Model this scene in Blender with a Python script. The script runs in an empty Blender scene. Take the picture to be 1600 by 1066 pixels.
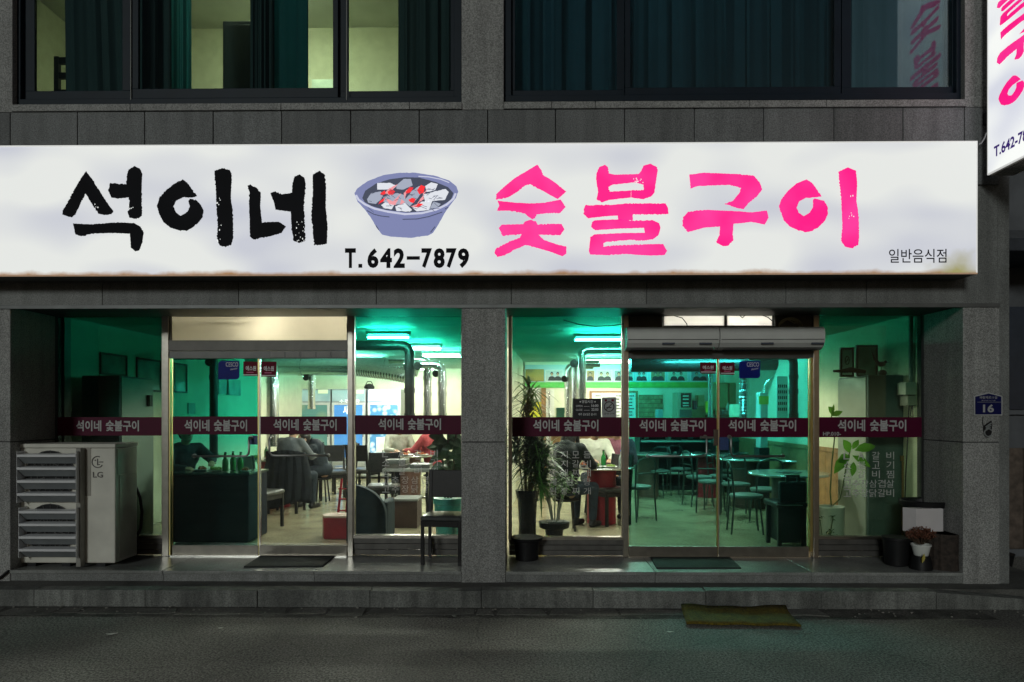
import bpy, bmesh, math, random
from mathutils import Vector, Matrix
from mathutils.geometry import tessellate_polygon
random.seed(7)
R = math.radians
scene = bpy.context.scene
COL = scene.collection

# ------------------------------------------------------------------ camera, sky, sun, exposure
F = 1067.0; CU, HV = 800.0, 645.0          # focal length in photo pixels, principal column, horizon row
YAW = R(0.7); CAM = Vector((0.0, -6.9, 1.69))
cam_d = bpy.data.cameras.new('camera'); cam = bpy.data.objects.new('camera', cam_d); COL.objects.link(cam)
cam.location = CAM; cam.rotation_euler = (R(90), 0, YAW)
cam_d.sensor_width = 36; cam_d.lens = 36 * F / 1600; cam_d.shift_y = (HV - 533) / 1600
cam_d.clip_start = 0.05; cam_d.clip_end = 400
scene.camera = cam

SUN_AZ, SUN_EL = R(-18), R(16.3)              # street light comes from the left, in front of the shop and high up
world = bpy.data.worlds.new('World'); scene.world = world; world.use_nodes = True
wn = world.node_tree; bg = wn.nodes['Background']
sky = wn.nodes.new('ShaderNodeTexSky'); sky.sky_type = 'NISHITA'; sky.sun_disc = False
sky.sun_elevation = SUN_EL; sky.sun_rotation = R(180) + SUN_AZ
wn.links.new(sky.outputs[0], bg.inputs[0]); bg.inputs[1].default_value = 0.0048
sun_d = bpy.data.lights.new('sun', 'SUN'); sun = bpy.data.objects.new('sun', sun_d); COL.objects.link(sun)
sun_d.energy = .68; sun_d.angle = R(10); sun_d.color = (0.94, 1.0, 0.95)
sd = Vector((math.sin(SUN_AZ) * math.cos(SUN_EL), -math.cos(SUN_AZ) * math.cos(SUN_EL), math.sin(SUN_EL)))
sun.rotation_euler = sd.to_track_quat('Z', 'Y').to_euler()
vs = scene.view_settings; vs.view_transform = 'Standard'; vs.look = 'None'; vs.exposure = 0; vs.gamma = 1
vs.use_curve_mapping = False
cy = scene.cycles; cy.use_denoising = True; cy.max_bounces = 10; cy.transparent_max_bounces = 24
cy.diffuse_bounces = 4; cy.glossy_bounces = 4; cy.transmission_bounces = 8
cy.sample_clamp_indirect = 4; cy.caustics_reflective = False; cy.caustics_refractive = False
SIGN_E = 0.86; TUBE_E = 420.0

# ------------------------------------------------------------------ photo pixel -> place
FWD = Vector((-math.sin(YAW), math.cos(YAW), 0)); RGT = Vector((math.cos(YAW), math.sin(YAW), 0))
def P(u, v, Y):
    d = FWD + RGT * ((u - CU) / F) + Vector((0, 0, (HV - v) / F))
    return CAM + d * ((Y - CAM.y) / d.y)
def X(u, Y): return P(u, HV, Y).x
def Z(v, Y, u=800): return P(u, v, Y).z
FL = 0.24                                   # shop floor and step height above the road
def G(u, v):                                # a point of the shop floor seen at a pixel
    d = FWD + RGT * ((u - CU) / F) + Vector((0, 0, (HV - v) / F))
    return CAM + d * ((FL - CAM.z) / d.z)

# ------------------------------------------------------------------ materials
MATS = {}
def mat(name, col, rough=.6, metal=0, var=.12, scale=8, bump=0, bscale=60, spec=.5, speck=0, sscale=120, emit=None, estr=0, trans=0, ovar=0, streak=0):
    if name in MATS: return MATS[name]
    m = bpy.data.materials.new(name); m.use_nodes = True; nt = m.node_tree; b = nt.nodes['Principled BSDF']
    N = nt.nodes.new; L = nt.links.new
    tc = N('ShaderNodeTexCoord')
    b.inputs['Roughness'].default_value = rough; b.inputs['Metallic'].default_value = metal
    b.inputs['Specular IOR Level'].default_value = spec
    nz = N('ShaderNodeTexNoise'); nz.inputs['Scale'].default_value = scale; nz.inputs['Detail'].default_value = 5
    L(tc.outputs['Object'], nz.inputs['Vector'])
    rp = N('ShaderNodeValToRGB'); rp.color_ramp.elements[0].position = .3; rp.color_ramp.elements[1].position = .7
    rp.color_ramp.elements[0].color = tuple(c * (1 - var) for c in col) + (1,)
    rp.color_ramp.elements[1].color = tuple(min(1, c * (1 + var)) for c in col) + (1,)
    L(nz.outputs[0], rp.inputs[0]); out = rp.outputs[0]
    if speck:
        n2 = N('ShaderNodeTexNoise'); n2.inputs['Scale'].default_value = sscale; n2.inputs['Detail'].default_value = 3; n2.inputs['Roughness'].default_value = .8
        L(tc.outputs['Object'], n2.inputs['Vector'])
        r2 = N('ShaderNodeValToRGB'); r2.color_ramp.elements[0].position = .38; r2.color_ramp.elements[1].position = .62
        r2.color_ramp.elements[0].color = (1 - speck,) * 3 + (1,); r2.color_ramp.elements[1].color = (1 + speck,) * 3 + (1,)
        L(n2.outputs[0], r2.inputs[0])
        mx = N('ShaderNodeMixRGB'); mx.blend_type = 'MULTIPLY'; mx.inputs[0].default_value = 1
        L(out, mx.inputs[1]); L(r2.outputs[0], mx.inputs[2]); out = mx.outputs[0]
    if streak:
        mp = N('ShaderNodeMapping'); mp.inputs['Scale'].default_value = (7, 7, .55); L(tc.outputs['Object'], mp.inputs[0])
        n4 = N('ShaderNodeTexNoise'); n4.inputs['Scale'].default_value = 1.6; n4.inputs['Detail'].default_value = 6; L(mp.outputs[0], n4.inputs['Vector'])
        r4 = N('ShaderNodeValToRGB'); r4.color_ramp.elements[0].position = .32; r4.color_ramp.elements[1].position = .6
        r4.color_ramp.elements[0].color = (1-streak,)*3+(1,); r4.color_ramp.elements[1].color = (1, 1, 1, 1); L(n4.outputs[0], r4.inputs[0])
        m4 = N('ShaderNodeMixRGB'); m4.blend_type = 'MULTIPLY'; m4.inputs[0].default_value = 1; L(out, m4.inputs[1]); L(r4.outputs[0], m4.inputs[2]); out = m4.outputs[0]
    if ovar:
        oi = N('ShaderNodeObjectInfo'); m5 = N('ShaderNodeMapRange'); m5.inputs['To Min'].default_value = 1-ovar; m5.inputs['To Max'].default_value = 1+ovar
        L(oi.outputs['Random'], m5.inputs['Value']); m6 = N('ShaderNodeVectorMath'); m6.operation = 'SCALE'; L(out, m6.inputs[0]); L(m5.outputs[0], m6.inputs['Scale']); out = m6.outputs[0]
    L(out, b.inputs['Base Color'])
    if bump:
        n3 = N('ShaderNodeTexNoise'); n3.inputs['Scale'].default_value = bscale; n3.inputs['Detail'].default_value = 4
        L(tc.outputs['Object'], n3.inputs['Vector'])
        bp = N('ShaderNodeBump'); bp.inputs['Strength'].default_value = bump; bp.inputs['Distance'].default_value = .01
        L(n3.outputs[0], bp.inputs['Height']); L(bp.outputs[0], b.inputs['Normal'])
    if emit:
        b.inputs['Emission Color'].default_value = emit + (1,); b.inputs['Emission Strength'].default_value = estr
    if trans:
        b.inputs['Transmission Weight'].default_value = trans
    MATS[name] = m; return m

def glass(name, lo, hi=None, z0=0, z1=1, gloss=.7, rough=.015, film=.003):
    """thin architectural glass: tinted see-through plus Fresnel mirror; the tint blends from lo to hi with height when hi is given"""
    m = bpy.data.materials.new(name); m.use_nodes = True; nt = m.node_tree; nt.nodes.clear(); N = nt.nodes.new; L = nt.links.new
    o = N('ShaderNodeOutputMaterial'); tr = N('ShaderNodeBsdfTransparent'); gl = N('ShaderNodeBsdfGlossy'); mx = N('ShaderNodeMixShader')
    fr = N('ShaderNodeFresnel'); fr.inputs[0].default_value = 1.45; gl.inputs['Roughness'].default_value = rough
    gl.inputs['Color'].default_value = (gloss,) * 3 + (1,)
    tr.inputs[0].default_value = lo + (1,)
    if hi:  # tint changes from lo at the bottom to hi at the top
        tc = N('ShaderNodeTexCoord'); sp = N('ShaderNodeSeparateXYZ'); mr = N('ShaderNodeMapRange'); mc = N('ShaderNodeMixRGB')
        nz = N('ShaderNodeTexNoise'); nz.inputs['Scale'].default_value = 1.3; ad = N('ShaderNodeMath'); ad.operation = 'MULTIPLY_ADD'
        L(tc.outputs['Object'], sp.inputs[0]); L(tc.outputs['Object'], nz.inputs['Vector'])
        L(nz.outputs[0], ad.inputs[0]); ad.inputs[1].default_value = .5 * (z1 - z0)
        L(sp.outputs[2], ad.inputs[2])
        mr.inputs['From Min'].default_value = z0 + .25 * (z1 - z0); mr.inputs['From Max'].default_value = z1 + .25 * (z1 - z0); mr.interpolation_type = 'SMOOTHSTEP'
        L(ad.outputs[0], mr.inputs['Value']); L(mr.outputs[0], mc.inputs[0])
        mc.inputs[1].default_value = lo + (1,); mc.inputs[2].default_value = hi + (1,)
        L(mc.outputs[0], tr.inputs[0])
    L(fr.outputs[0], mx.inputs[0]); L(tr.outputs[0], mx.inputs[1]); L(gl.outputs[0], mx.inputs[2])
    if film:
        tl_ = N('ShaderNodeBsdfTranslucent'); tl_.inputs[0].default_value = (.7, .72, .68, 1); m2 = N('ShaderNodeMixShader')
        tc2 = N('ShaderNodeTexCoord'); mp2 = N('ShaderNodeMapping'); mp2.inputs['Scale'].default_value = (1.6, 1.6, .8); L(tc2.outputs['Object'], mp2.inputs[0])
        nf = N('ShaderNodeTexNoise'); nf.inputs['Scale'].default_value = 3.5; nf.inputs['Detail'].default_value = 7; L(mp2.outputs[0], nf.inputs['Vector'])
        rf = N('ShaderNodeMapRange'); rf.inputs['From Min'].default_value = .35; rf.inputs['From Max'].default_value = .7; rf.inputs['To Min'].default_value = film*.3; rf.inputs['To Max'].default_value = film*1.6
        L(nf.outputs[0], rf.inputs['Value']); L(rf.outputs[0], m2.inputs[0]); L(mx.outputs[0], m2.inputs[1]); L(tl_.outputs[0], m2.inputs[2]); L(m2.outputs[0], o.inputs[0])
    else: L(mx.outputs[0], o.inputs[0])
    MATS[name] = m; return m

def translucent(name, col, mixd=.5):
    m = bpy.data.materials.new(name); m.use_nodes = True; nt = m.node_tree; nt.nodes.clear(); N = nt.nodes.new; L = nt.links.new
    o = N('ShaderNodeOutputMaterial'); a = N('ShaderNodeBsdfTranslucent'); b = N('ShaderNodeBsdfDiffuse'); mx = N('ShaderNodeMixShader')
    tc = N('ShaderNodeTexCoord'); nz = N('ShaderNodeTexNoise'); nz.inputs['Scale'].default_value = 5; nz.inputs['Detail'].default_value = 6
    rp = N('ShaderNodeValToRGB'); rp.color_ramp.elements[0].color = tuple(c * .8 for c in col) + (1,); rp.color_ramp.elements[1].color = col + (1,)
    L(tc.outputs['Object'], nz.inputs['Vector']); L(nz.outputs[0], rp.inputs[0]); L(rp.outputs[0], a.inputs[0]); L(rp.outputs[0], b.inputs[0])
    mx.inputs[0].default_value = mixd; L(a.outputs[0], mx.inputs[1]); L(b.outputs[0], mx.inputs[2]); L(mx.outputs[0], o.inputs[0])
    MATS[name] = m; return m

def emis(name, col, s):
    m = bpy.data.materials.new(name); m.use_nodes = True; b = m.node_tree.nodes['Principled BSDF']
    b.inputs['Base Color'].default_value = (.8, .8, .8, 1); b.inputs['Emission Color'].default_value = col + (1,); b.inputs['Emission Strength'].default_value = s
    MATS[name] = m; return m

GRAN = mat('granite_cladding', (.29, .288, .28), .62, var=.12, scale=1.7, ovar=.10, streak=.22, speck=.5, sscale=95, bump=.25, bscale=140)
GRANU = mat('granite_upper_shaded', (.165, .17, .172), .62, ovar=.13, streak=.25, var=.12, scale=2.2, speck=.42, sscale=95, bump=.25, bscale=140)  # cladding granite painted darker for the weaker light higher up
GRAND = mat('granite_dark', (.20, .205, .20), .6, ovar=.12, streak=.25, var=.15, scale=2, speck=.35, sscale=110, bump=.2, bscale=140)
JOINT = mat('joint_mortar', (.06, .06, .06), .9)
STEPM = mat('step_stone', (.24, .245, .235), .27, ovar=.08, var=.25, scale=3, speck=.2, sscale=90, bump=.12, bscale=60)
KERB = mat('kerb_granite', (.165, .17, .16), .65, ovar=.15, streak=.45, var=.4, scale=2.4, speck=.4, sscale=90, bump=.35, bscale=45)
PAVE = mat('pavement_cement', (.11, .108, .10), .8, var=.4, scale=3, speck=.25, sscale=70, bump=.4, bscale=40)
STEEL = mat('stainless_steel', (.46, .43, .38), .3, 1, var=.1, scale=14)
STEELB = mat('bright_steel_edge', (.8, .78, .72), .25, 1, var=.05)
BRASS = mat('brass_edge', (.62, .52, .22), .35, 1, var=.1)
DARKM = mat('dark_bronze_frame', (.10, .092, .08), .45, .2, var=.15)
NAVYF = mat('navy_window_frame', (.006, .014, .024), .5, 0, var=.15, scale=5, spec=.2)
BLACK = mat('black_plastic', (.010, .010, .011), .5, var=.2, spec=.25)
BLACKM = mat('black_painted_metal', (.012, .012, .014), .45, .0, var=.2, spec=.3)
WHITEP = mat('white_paint', (.72, .72, .70), .5, var=.06)
CREAMW = mat('cream_wall_paper', (.72, .73, .55), .7, var=.07, scale=6, bump=.2, bscale=90)
CEILM = mat('white_ceiling_paint', (.70, .72, .66), .7, var=.08, scale=3)
FLOORM = mat('tan_linoleum', (.36, .325, .215), .17, var=.28, scale=2.6, speck=.18, sscale=38, bump=.08, bscale=30)
WOOD = mat('brown_wood_panel', (.30, .165, .07), .5, var=.25, scale=9)
MAROON = mat('maroon_vinyl_film', (.070, .001, .020), .5, var=.08, spec=.2)
LETW = mat('silver_vinyl_lettering', (.42, .42, .42), .5, var=.04)
DUCT = mat('galvanised_duct', (.72, .73, .74), .24, 1, var=.1, scale=20, bump=.15, bscale=50)
REDP = mat('red_paint_metal', (.27, .010, .022), .45, var=.2, spec=.3)
BROWNP = mat('brown_paint_metal', (.12, .055, .045), .45, var=.2)
TOPM = mat('brushed_steel_top', (.62, .63, .62), .22, .9, var=.08)
TUBE = emis('fluorescent_tube', (1.0, .97, .86), TUBE_E)
TUBE3 = emis('weak_fluorescent_tube', (1.0, .97, .86), 70.0)
TUBE2 = emis('upstairs_lamp', (1.0, 1.0, .72), 75.0)
SKIN = mat('skin', (.50, .29, .19), .5, var=.08)
HAIR = mat('black_hair', (.012, .010, .010), .4, var=.3, scale=40)
LEAF = mat('leaf_green', (.085, .20, .045), .4, var=.4, scale=9)
LEAFD = mat('leaf_dark', (.030, .07, .026), .4, var=.4, scale=9)
SOIL = mat('soil', (.03, .022, .016), .9, bump=.5)
CERW = mat('white_ceramic', (.68, .69, .66), .3, var=.05)
CERD = mat('dark_glazed_ceramic', (.012, .018, .03), .25, var=.3)
PAPER = mat('paper', (.75, .76, .70), .7, var=.03)

# ------------------------------------------------------------------ mesh builder
ORG = {}
class MB:
    def __init__(s): s.v = []; s.f = []
    def add(s, vs, fs):
        k = len(s.v); s.v += [Vector(a) for a in vs]; s.f += [tuple(i + k for i in f) for f in fs]; return s
    def box(s, x0, x1, y0, y1, z0, z1):
        return s.add([(x0,y0,z0),(x1,y0,z0),(x1,y1,z0),(x0,y1,z0),(x0,y0,z1),(x1,y0,z1),(x1,y1,z1),(x0,y1,z1)],
                     [(3,2,1,0),(4,5,6,7),(0,1,5,4),(1,2,6,5),(2,3,7,6),(3,0,4,7)])
    def ring(s, c, ax, r, n, ry=None):
        ax = Vector(ax).normalized(); a = ax.orthogonal().normalized()
        if abs(ax.z) > .999: a = Vector((1, 0, 0))
        b = ax.cross(a); ry = r if ry is None else ry
        return [Vector(c) + a * (math.cos(2*math.pi*i/n) * r) + b * (math.sin(2*math.pi*i/n) * ry) for i in range(n)]
    def loft(s, rings, cap=True, closed=False):
        k = len(s.v); n = len(rings[0])
        for r in rings: s.v += [Vector(p) for p in r]
        m = len(rings)
        for j in range(m if closed else m - 1):
            a = k + j*n; b = k + ((j+1) % m)*n
            for i in range(n): s.f.append((a+i, a+(i+1) % n, b+(i+1) % n, b+i))
        if cap and not closed:
            s.f.append(tuple(range(k+n-1, k-1, -1))); s.f.append(tuple(range(k+(m-1)*n, k+m*n)))
        return s
    def cyl(s, p0, p1, r0, r1=None, n=16):
        p0, p1 = Vector(p0), Vector(p1); ax = p1 - p0
        return s.loft([s.ring(p0, ax, r0, n), s.ring(p1, ax, r0 if r1 is None else r1, n)])
    def tube(s, pts, r, n=8, closed=False):
        pts = [Vector(p) for p in pts]; rings = []; m = len(pts); a = None
        for i, p in enumerate(pts):
            if closed: t = pts[(i+1) % m] - pts[i-1]
            else: t = pts[min(i+1, m-1)] - pts[max(i-1, 0)]
            t.normalize()
            a = t.orthogonal().normalized() if a is None else (a - t * a.dot(t)).normalized()
            b = t.cross(a); rr = r[i] if isinstance(r, (list, tuple)) else r
            rings.append([p + a*math.cos(2*math.pi*k/n)*rr + b*math.sin(2*math.pi*k/n)*rr for k in range(n)])
        return s.loft(rings, closed=closed)
    def lathe(s, prof, c=(0,0,0), n=24):
        c = Vector(c)
        return s.loft([[c + Vector((r*math.cos(2*math.pi*i/n), r*math.sin(2*math.pi*i/n), z)) for i in range(n)] for r, z in prof])
    def sphere(s, c, r, n=12, m=8, sc=(1,1,1)):
        c = Vector(c)
        return s.loft([[c + Vector((r*sc[0]*math.sin(math.pi*(j+.02)/(m+.04))*math.cos(2*math.pi*i/n), r*sc[1]*math.sin(math.pi*(j+.02)/(m+.04))*math.sin(2*math.pi*i/n), -r*sc[2]*math.cos(math.pi*(j+.02)/(m+.04)))) for i in range(n)] for j in range(m+1)])
    def prism(s, pts, off):
        """planar polygon (3D points) extruded by vector off"""
        n = len(pts); off = Vector(off); pts = [Vector(p) for p in pts]; tri = tessellate_polygon([pts]); k = len(s.v)
        s.v += pts + [p + off for p in pts]
        s.f += [tuple(k+i for i in t) for t in tri] + [tuple(k+n+i for i in reversed(t)) for t in tri]
        for i in range(n): s.f.append((k+i, k+(i+1) % n, k+n+(i+1) % n, k+n+i))
        return s
    def flat(s, pts):
        pts = [Vector(p) for p in pts]; return s.add(pts, [tuple(t) for t in tessellate_polygon([pts])])
    def quad(s, a, b, c, d): return s.add([a, b, c, d], [(0,1,2,3)])
    def leaf(s, p, d, up, L, W, fold=.15, droop=.2):
        p, d, up = Vector(p), Vector(d).normalized(), Vector(up); sd_ = d.cross(up).normalized(); up = sd_.cross(d)
        k = []
        for t, w in ((0, .05), (.3, .85), (.55, 1), (.8, .6), (1, .02)):
            c = p + d*L*t - Vector((0,0,1))*droop*L*t*t
            k += [c - sd_*W*w*.5 + up*fold*W*w, c, c + sd_*W*w*.5 + up*fold*W*w]
        return s.add(k, [(3*i+a, 3*i+a+1, 3*i+a+4, 3*i+a+3) for i in range(4) for a in (0, 1)])
    def blade(s, p, d, L, W, droop=.5, seg=5):
        p, d = Vector(p), Vector(d).normalized(); sd_ = d.cross(Vector((0,0,1)));
        sd_ = sd_.normalized() if sd_.length > .01 else Vector((1,0,0)); k = []
        for i in range(seg+1):
            t = i/seg; c = p + d*L*t - Vector((0,0,1))*droop*L*t*t; w = W*(1-t)**.6*.5 + .0008
            k += [c - sd_*w, c + sd_*w]
        return s.add(k, [(2*i, 2*i+1, 2*i+3, 2*i+2) for i in range(seg)])
    def build(s, name, m, parent=None, smooth=False, bevel=0, org=None):
        o0 = Vector(org) if org is not None else (ORG.get(parent.name, Vector()) if parent else Vector())
        me = bpy.data.meshes.new(name); me.from_pydata([v - o0 for v in s.v], [], s.f)
        bm = bmesh.new(); bm.from_mesh(me); bmesh.ops.recalc_face_normals(bm, faces=bm.faces); bm.to_mesh(me); bm.free()
        me.materials.append(m)
        if smooth:
            for p in me.polygons: p.use_smooth = True
            try: me.set_sharp_from_angle(angle=R(38))
            except Exception: pass
        o = bpy.data.objects.new(name, me); COL.objects.link(o)
        if parent: o.parent = parent; ORG[o.name] = o0
        elif org is not None: o.location = o0; ORG[o.name] = o0
        if bevel:
            b = o.modifiers.new('bevel', 'BEVEL'); b.width = bevel; b.segments = 2; b.limit_method = 'ANGLE'
        return o
def tag(o, label, cat, group=None):
    o['label'] = label; o['category'] = cat
    if group: o['group'] = group
    return o
def thing(name, label, cat, loc=(0,0,0), rot=0, group=None):
    o = bpy.data.objects.new(name, None); COL.objects.link(o); o.location = loc; o.rotation_euler = (0,0,rot); o.empty_display_size = .1
    ORG[o.name] = Vector(loc); return tag(o, label, cat, group)
def local(name, label, cat, group=None):
    o = thing(name, label, cat, (0,0,0), 0, group); return o
def struct(o): o['kind'] = 'structure'; return o
def copy_tree(o, parent=None):
    c = o.copy(); COL.objects.link(c); c.parent = parent
    for ch in list(o.children): copy_tree(ch, c)
    return c
def place(o, x, y, z=FL, rot=0): o.location = (x, y, z); o.rotation_euler = (0, 0, rot); return o

# flat text: outlines of the built-in font, fitted to a rectangle
_tc = {}
def text2d(s, bold=0, spacing=1):
    k = (s, bold, spacing)
    if k in _tc: return _tc[k]
    c = bpy.data.curves.new('t', 'FONT'); c.body = s; c.offset = bold; c.resolution_u = 3; c.space_character = spacing
    o = bpy.data.objects.new('t', c); COL.objects.link(o); dg = bpy.context.evaluated_depsgraph_get()
    m = bpy.data.meshes.new_from_object(o.evaluated_get(dg)); vs_ = [v.co.copy() for v in m.vertices]; fs = [tuple(p.vertices) for p in m.polygons]
    bpy.data.objects.remove(o); bpy.data.curves.remove(c); bpy.data.meshes.remove(m)
    x0 = min(v.x for v in vs_); x1 = max(v.x for v in vs_); y0 = min(v.y for v in vs_); y1 = max(v.y for v in vs_)
    _tc[k] = ([((v.x-x0)/(x1-x0), (v.y-y0)/(y1-y0)) for v in vs_], fs, (x1-x0)/(y1-y0)); return _tc[k]
def text_map(mb, s, fn, bold=0, spacing=1):
    vs_, fs, _ = text2d(s, bold, spacing); mb.add([fn(a, b) for a, b in vs_], fs); return mb
def text_px(s, u0, u1, v0, v1, Y, bold=0, mb=None):
    a = P(u0, v1, Y); b = P(u1, v0, Y); mb = mb or MB()
    return text_map(mb, s, lambda p, q: Vector((a.x+(b.x-a.x)*p, Y, a.z+(b.z-a.z)*q)), bold)
def bx(u0, u1, v0, v1, Y0, Y1, mb=None, um=None):
    """box whose front face covers the pixel rectangle on plane Y0"""
    um = um or (u0+u1)/2
    return (mb or MB()).box(X(u0, Y0), X(u1, Y0), Y0, Y1, Z(v1, Y0, um), Z(v0, Y0, um))

YG = 0.0; YW = -0.66; ZST = FL
X_PL, X_PM0, X_PM1, X_PR0, X_PR1 = X(16, YW), X(721, YW), X(790, YW), X(1505, YW), X(1562, YW)
ZSOF = Z(478, YW)                            # underside of the lintel
ZSIGN0, ZSIGN1 = Z(430, -.95), Z(224, -.95)
ZSILL = Z(160, YW, 760)
print('plan', [round(a, 2) for a in (X_PL, X_PM0, X_PM1, X_PR0, X_PR1, ZSOF, ZSIGN0, ZSIGN1, ZSILL)])

# ================================================================== ground
def sheet(name, x0, x1, y0, y1, z, m, nx=1, ny=1):
    vs_ = [(x0+(x1-x0)*i/nx, y0+(y1-y0)*j/ny, z) for j in range(ny+1) for i in range(nx+1)]
    fs = [(j*(nx+1)+i, j*(nx+1)+i+1, (j+1)*(nx+1)+i+1, (j+1)*(nx+1)+i) for j in range(ny) for i in range(nx)]
    return MB().add(vs_, fs).build(name, m)
def asphalt():
    m = mat('asphalt', (.20, .195, .178), .8, var=.4, scale=.9, speck=.8, sscale=62, bump=.6, bscale=85)
    nt = m.node_tree; b = nt.nodes['Principled BSDF']; N = nt.nodes.new; L = nt.links.new
    src = b.inputs['Base Color'].links[0].from_socket; tc = N('ShaderNodeTexCoord')
    # hairline cracks and old patches
    nz = N('ShaderNodeTexNoise'); nz.inputs['Scale'].default_value = 1.7; nz.inputs['Detail'].default_value = 6; L(tc.outputs['Object'], nz.inputs['Vector'])
    mx = N('ShaderNodeMixRGB'); mx.inputs[0].default_value = .28; L(tc.outputs['Object'], mx.inputs[1]); L(nz.outputs[1], mx.inputs[2])
    vo = N('ShaderNodeTexVoronoi'); vo.feature = 'DISTANCE_TO_EDGE'; vo.inputs['Scale'].default_value = 1.15; L(mx.outputs[0], vo.inputs['Vector'])
    r1 = N('ShaderNodeMapRange'); r1.inputs['From Min'].default_value = .0; r1.inputs['From Max'].default_value = .012; r1.inputs['To Min'].default_value = .72; r1.inputs['To Max'].default_value = 1; L(vo.outputs[0], r1.inputs['Value'])
    n2 = N('ShaderNodeTexNoise'); n2.inputs['Scale'].default_value = .9; n2.inputs['Detail'].default_value = 2; L(tc.outputs['Object'], n2.inputs['Vector'])
    r2 = N('ShaderNodeMapRange'); r2.inputs['From Min'].default_value = .47; r2.inputs['From Max'].default_value = .6; L(n2.outputs[0], r2.inputs['Value'])
    m1 = N('ShaderNodeMath'); m1.operation = 'MAXIMUM'; L(r1.outputs[0], m1.inputs[0]); L(r2.outputs[0], m1.inputs[1])
    v = N('ShaderNodeVectorMath'); v.operation = 'SCALE'; L(src, v.inputs[0]); L(m1.outputs[0], v.inputs['Scale']); L(v.outputs[0], b.inputs['Base Color'])
    return m
struct(sheet('road', -60, 60, -60, 40, 0, asphalt()))
KY = -0.99                                   # kerb face
ZP = 0.15
pav = struct(MB().box(-30, 4.95, KY+.14, .3, 0.02, ZP-.012).build('pavement', PAVE))
# kerb stones, each its own piece; the last ones dip towards the alley
ku = [-121, 53, 227, 402, 578, 752, 927, 1103, 1283, 1463]
kx = [X(u, KY) for u in ku]
kx = [kx[0]-.97*i for i in range(3, 0, -1)] + kx
for i in range(len(kx)-1):
    a, b = kx[i]+.0015, kx[i+1]-.0015; dz = random.uniform(-.006, .004); dy = random.uniform(-.008, .008)
    MB().box(a, b, KY+dy, KY+.135+dy*.5, -.05, ZP+dz).build('kerb_stone', KERB, pav, bevel=.006)
a = kx[-1]+.004
mb = MB(); x1, x2 = a, a+.75
mb.add([(x1,KY,-.05),(x2,KY,-.05),(x2,KY+.135,-.05),(x1,KY+.135,-.05),(x1,KY,ZP-.005),(x2,KY,ZP-.06),(x2,KY+.135,ZP-.06),(x1,KY+.135,ZP-.005)],
       [(3,2,1,0),(4,5,6,7),(0,1,5,4),(1,2,6,5),(2,3,7,6),(3,0,4,7)])
mb.build('kerb_stone', KERB, pav, bevel=.006)
mb = MB(); mb.add([(x2+.008,KY+.02,-.05),(x2+.55,KY+.32,-.05),(x2+.47,KY+.44,-.05),(x2+.008,KY+.155,-.05),(x2+.008,KY+.02,ZP-.065),(x2+.55,KY+.32,ZP-.1),(x2+.47,KY+.44,ZP-.1),(x2+.008,KY+.155,ZP-.065)],
       [(3,2,1,0),(4,5,6,7),(0,1,5,4),(1,2,6,5),(2,3,7,6),(3,0,4,7)])
mb.build('kerb_stone', KERB, pav, bevel=.006)
# broken gutter edge: cracked cement slabs lying against the kerb
gut = struct(MB().box(-30, 3.9, KY-.30, KY-.012, -.03, .004).build('gutter', mat('gutter_dirt', (.085, .084, .075), .9, var=.6, scale=5, speck=.5, sscale=50, bump=.6, bscale=30)))
GM = mat('gutter_cement', (.15, .15, .135), .85, var=.35, scale=3, speck=.3, sscale=60, bump=.6, bscale=35)
x = -7.5
while x < 2.0:
    w = random.uniform(.16, .95); yy = KY-.035-random.uniform(0, .03); yf = KY-.17-random.uniform(0, .10); n = 5
    lo = [(x+.012+(w-.02)*i/n, yf+random.uniform(-.025, .025)) for i in range(n+1)]
    hi = [(x+random.uniform(.01,.05)+(w-.06)*i/2, yy+random.uniform(-.02, .008)) for i in range(2, -1, -1)]
    if random.random() < .85:
        MB().prism([(p, q, .002) for p, q in lo+hi], (0, 0, random.uniform(.004, .009))).build('gutter_slab', GM, gut)
    x += w
for i in range(34):                          # crumbs of litter and grit by the gutter
    pass
lit = MB()
for i in range(160):
    xx = random.uniform(-5.2, 4.6); yy = KY-.03-abs(random.gauss(0, .14)); r = random.uniform(.003, .011)
    lit.sphere((xx, yy, .008+r*.4), r, 5, 3, (random.uniform(.8, 1.6), 1, .5))
o = lit.build('grit', mat('grit_stone', (.30, .29, .26), .9, var=.4, scale=12)); tag(o, 'loose grit and crumbs scattered along the gutter', 'grit'); o['kind'] = 'stuff'
for (u, v, s_) in ((175, 993, .03), (1047, 990, .022), (345, 984, .018)):
    d = FWD + RGT*((u-CU)/F) + Vector((0,0,(HV-v)/F)); p = CAM + d*(-CAM.z/d.z)
    a = random.uniform(0, 3)
    q = [(p.x+math.cos(a+t)*s_*(1.5 if k % 2 else .7), p.y+math.sin(a+t)*s_*.8, .006+.004*k) for k, t in enumerate((0, 1.4, 3.0, 4.5))]
    tag(MB().prism(q, (0,0,.003)).build('paper_scrap', PAPER),
        {175:'white paper scrap on the road, leftmost of the litter', 1047:'white paper scrap on the road just left of the yellow mat', 345:'tiny paper scrap on the road below the left doors'}[u], 'litter', 'paper scraps on the road')

# ================================================================== the building shell
bld = thing('restaurant_building', 'two storey granite clad restaurant building with glazed shopfront and dark upstairs windows', 'building', (0, 0, 0))
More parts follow.
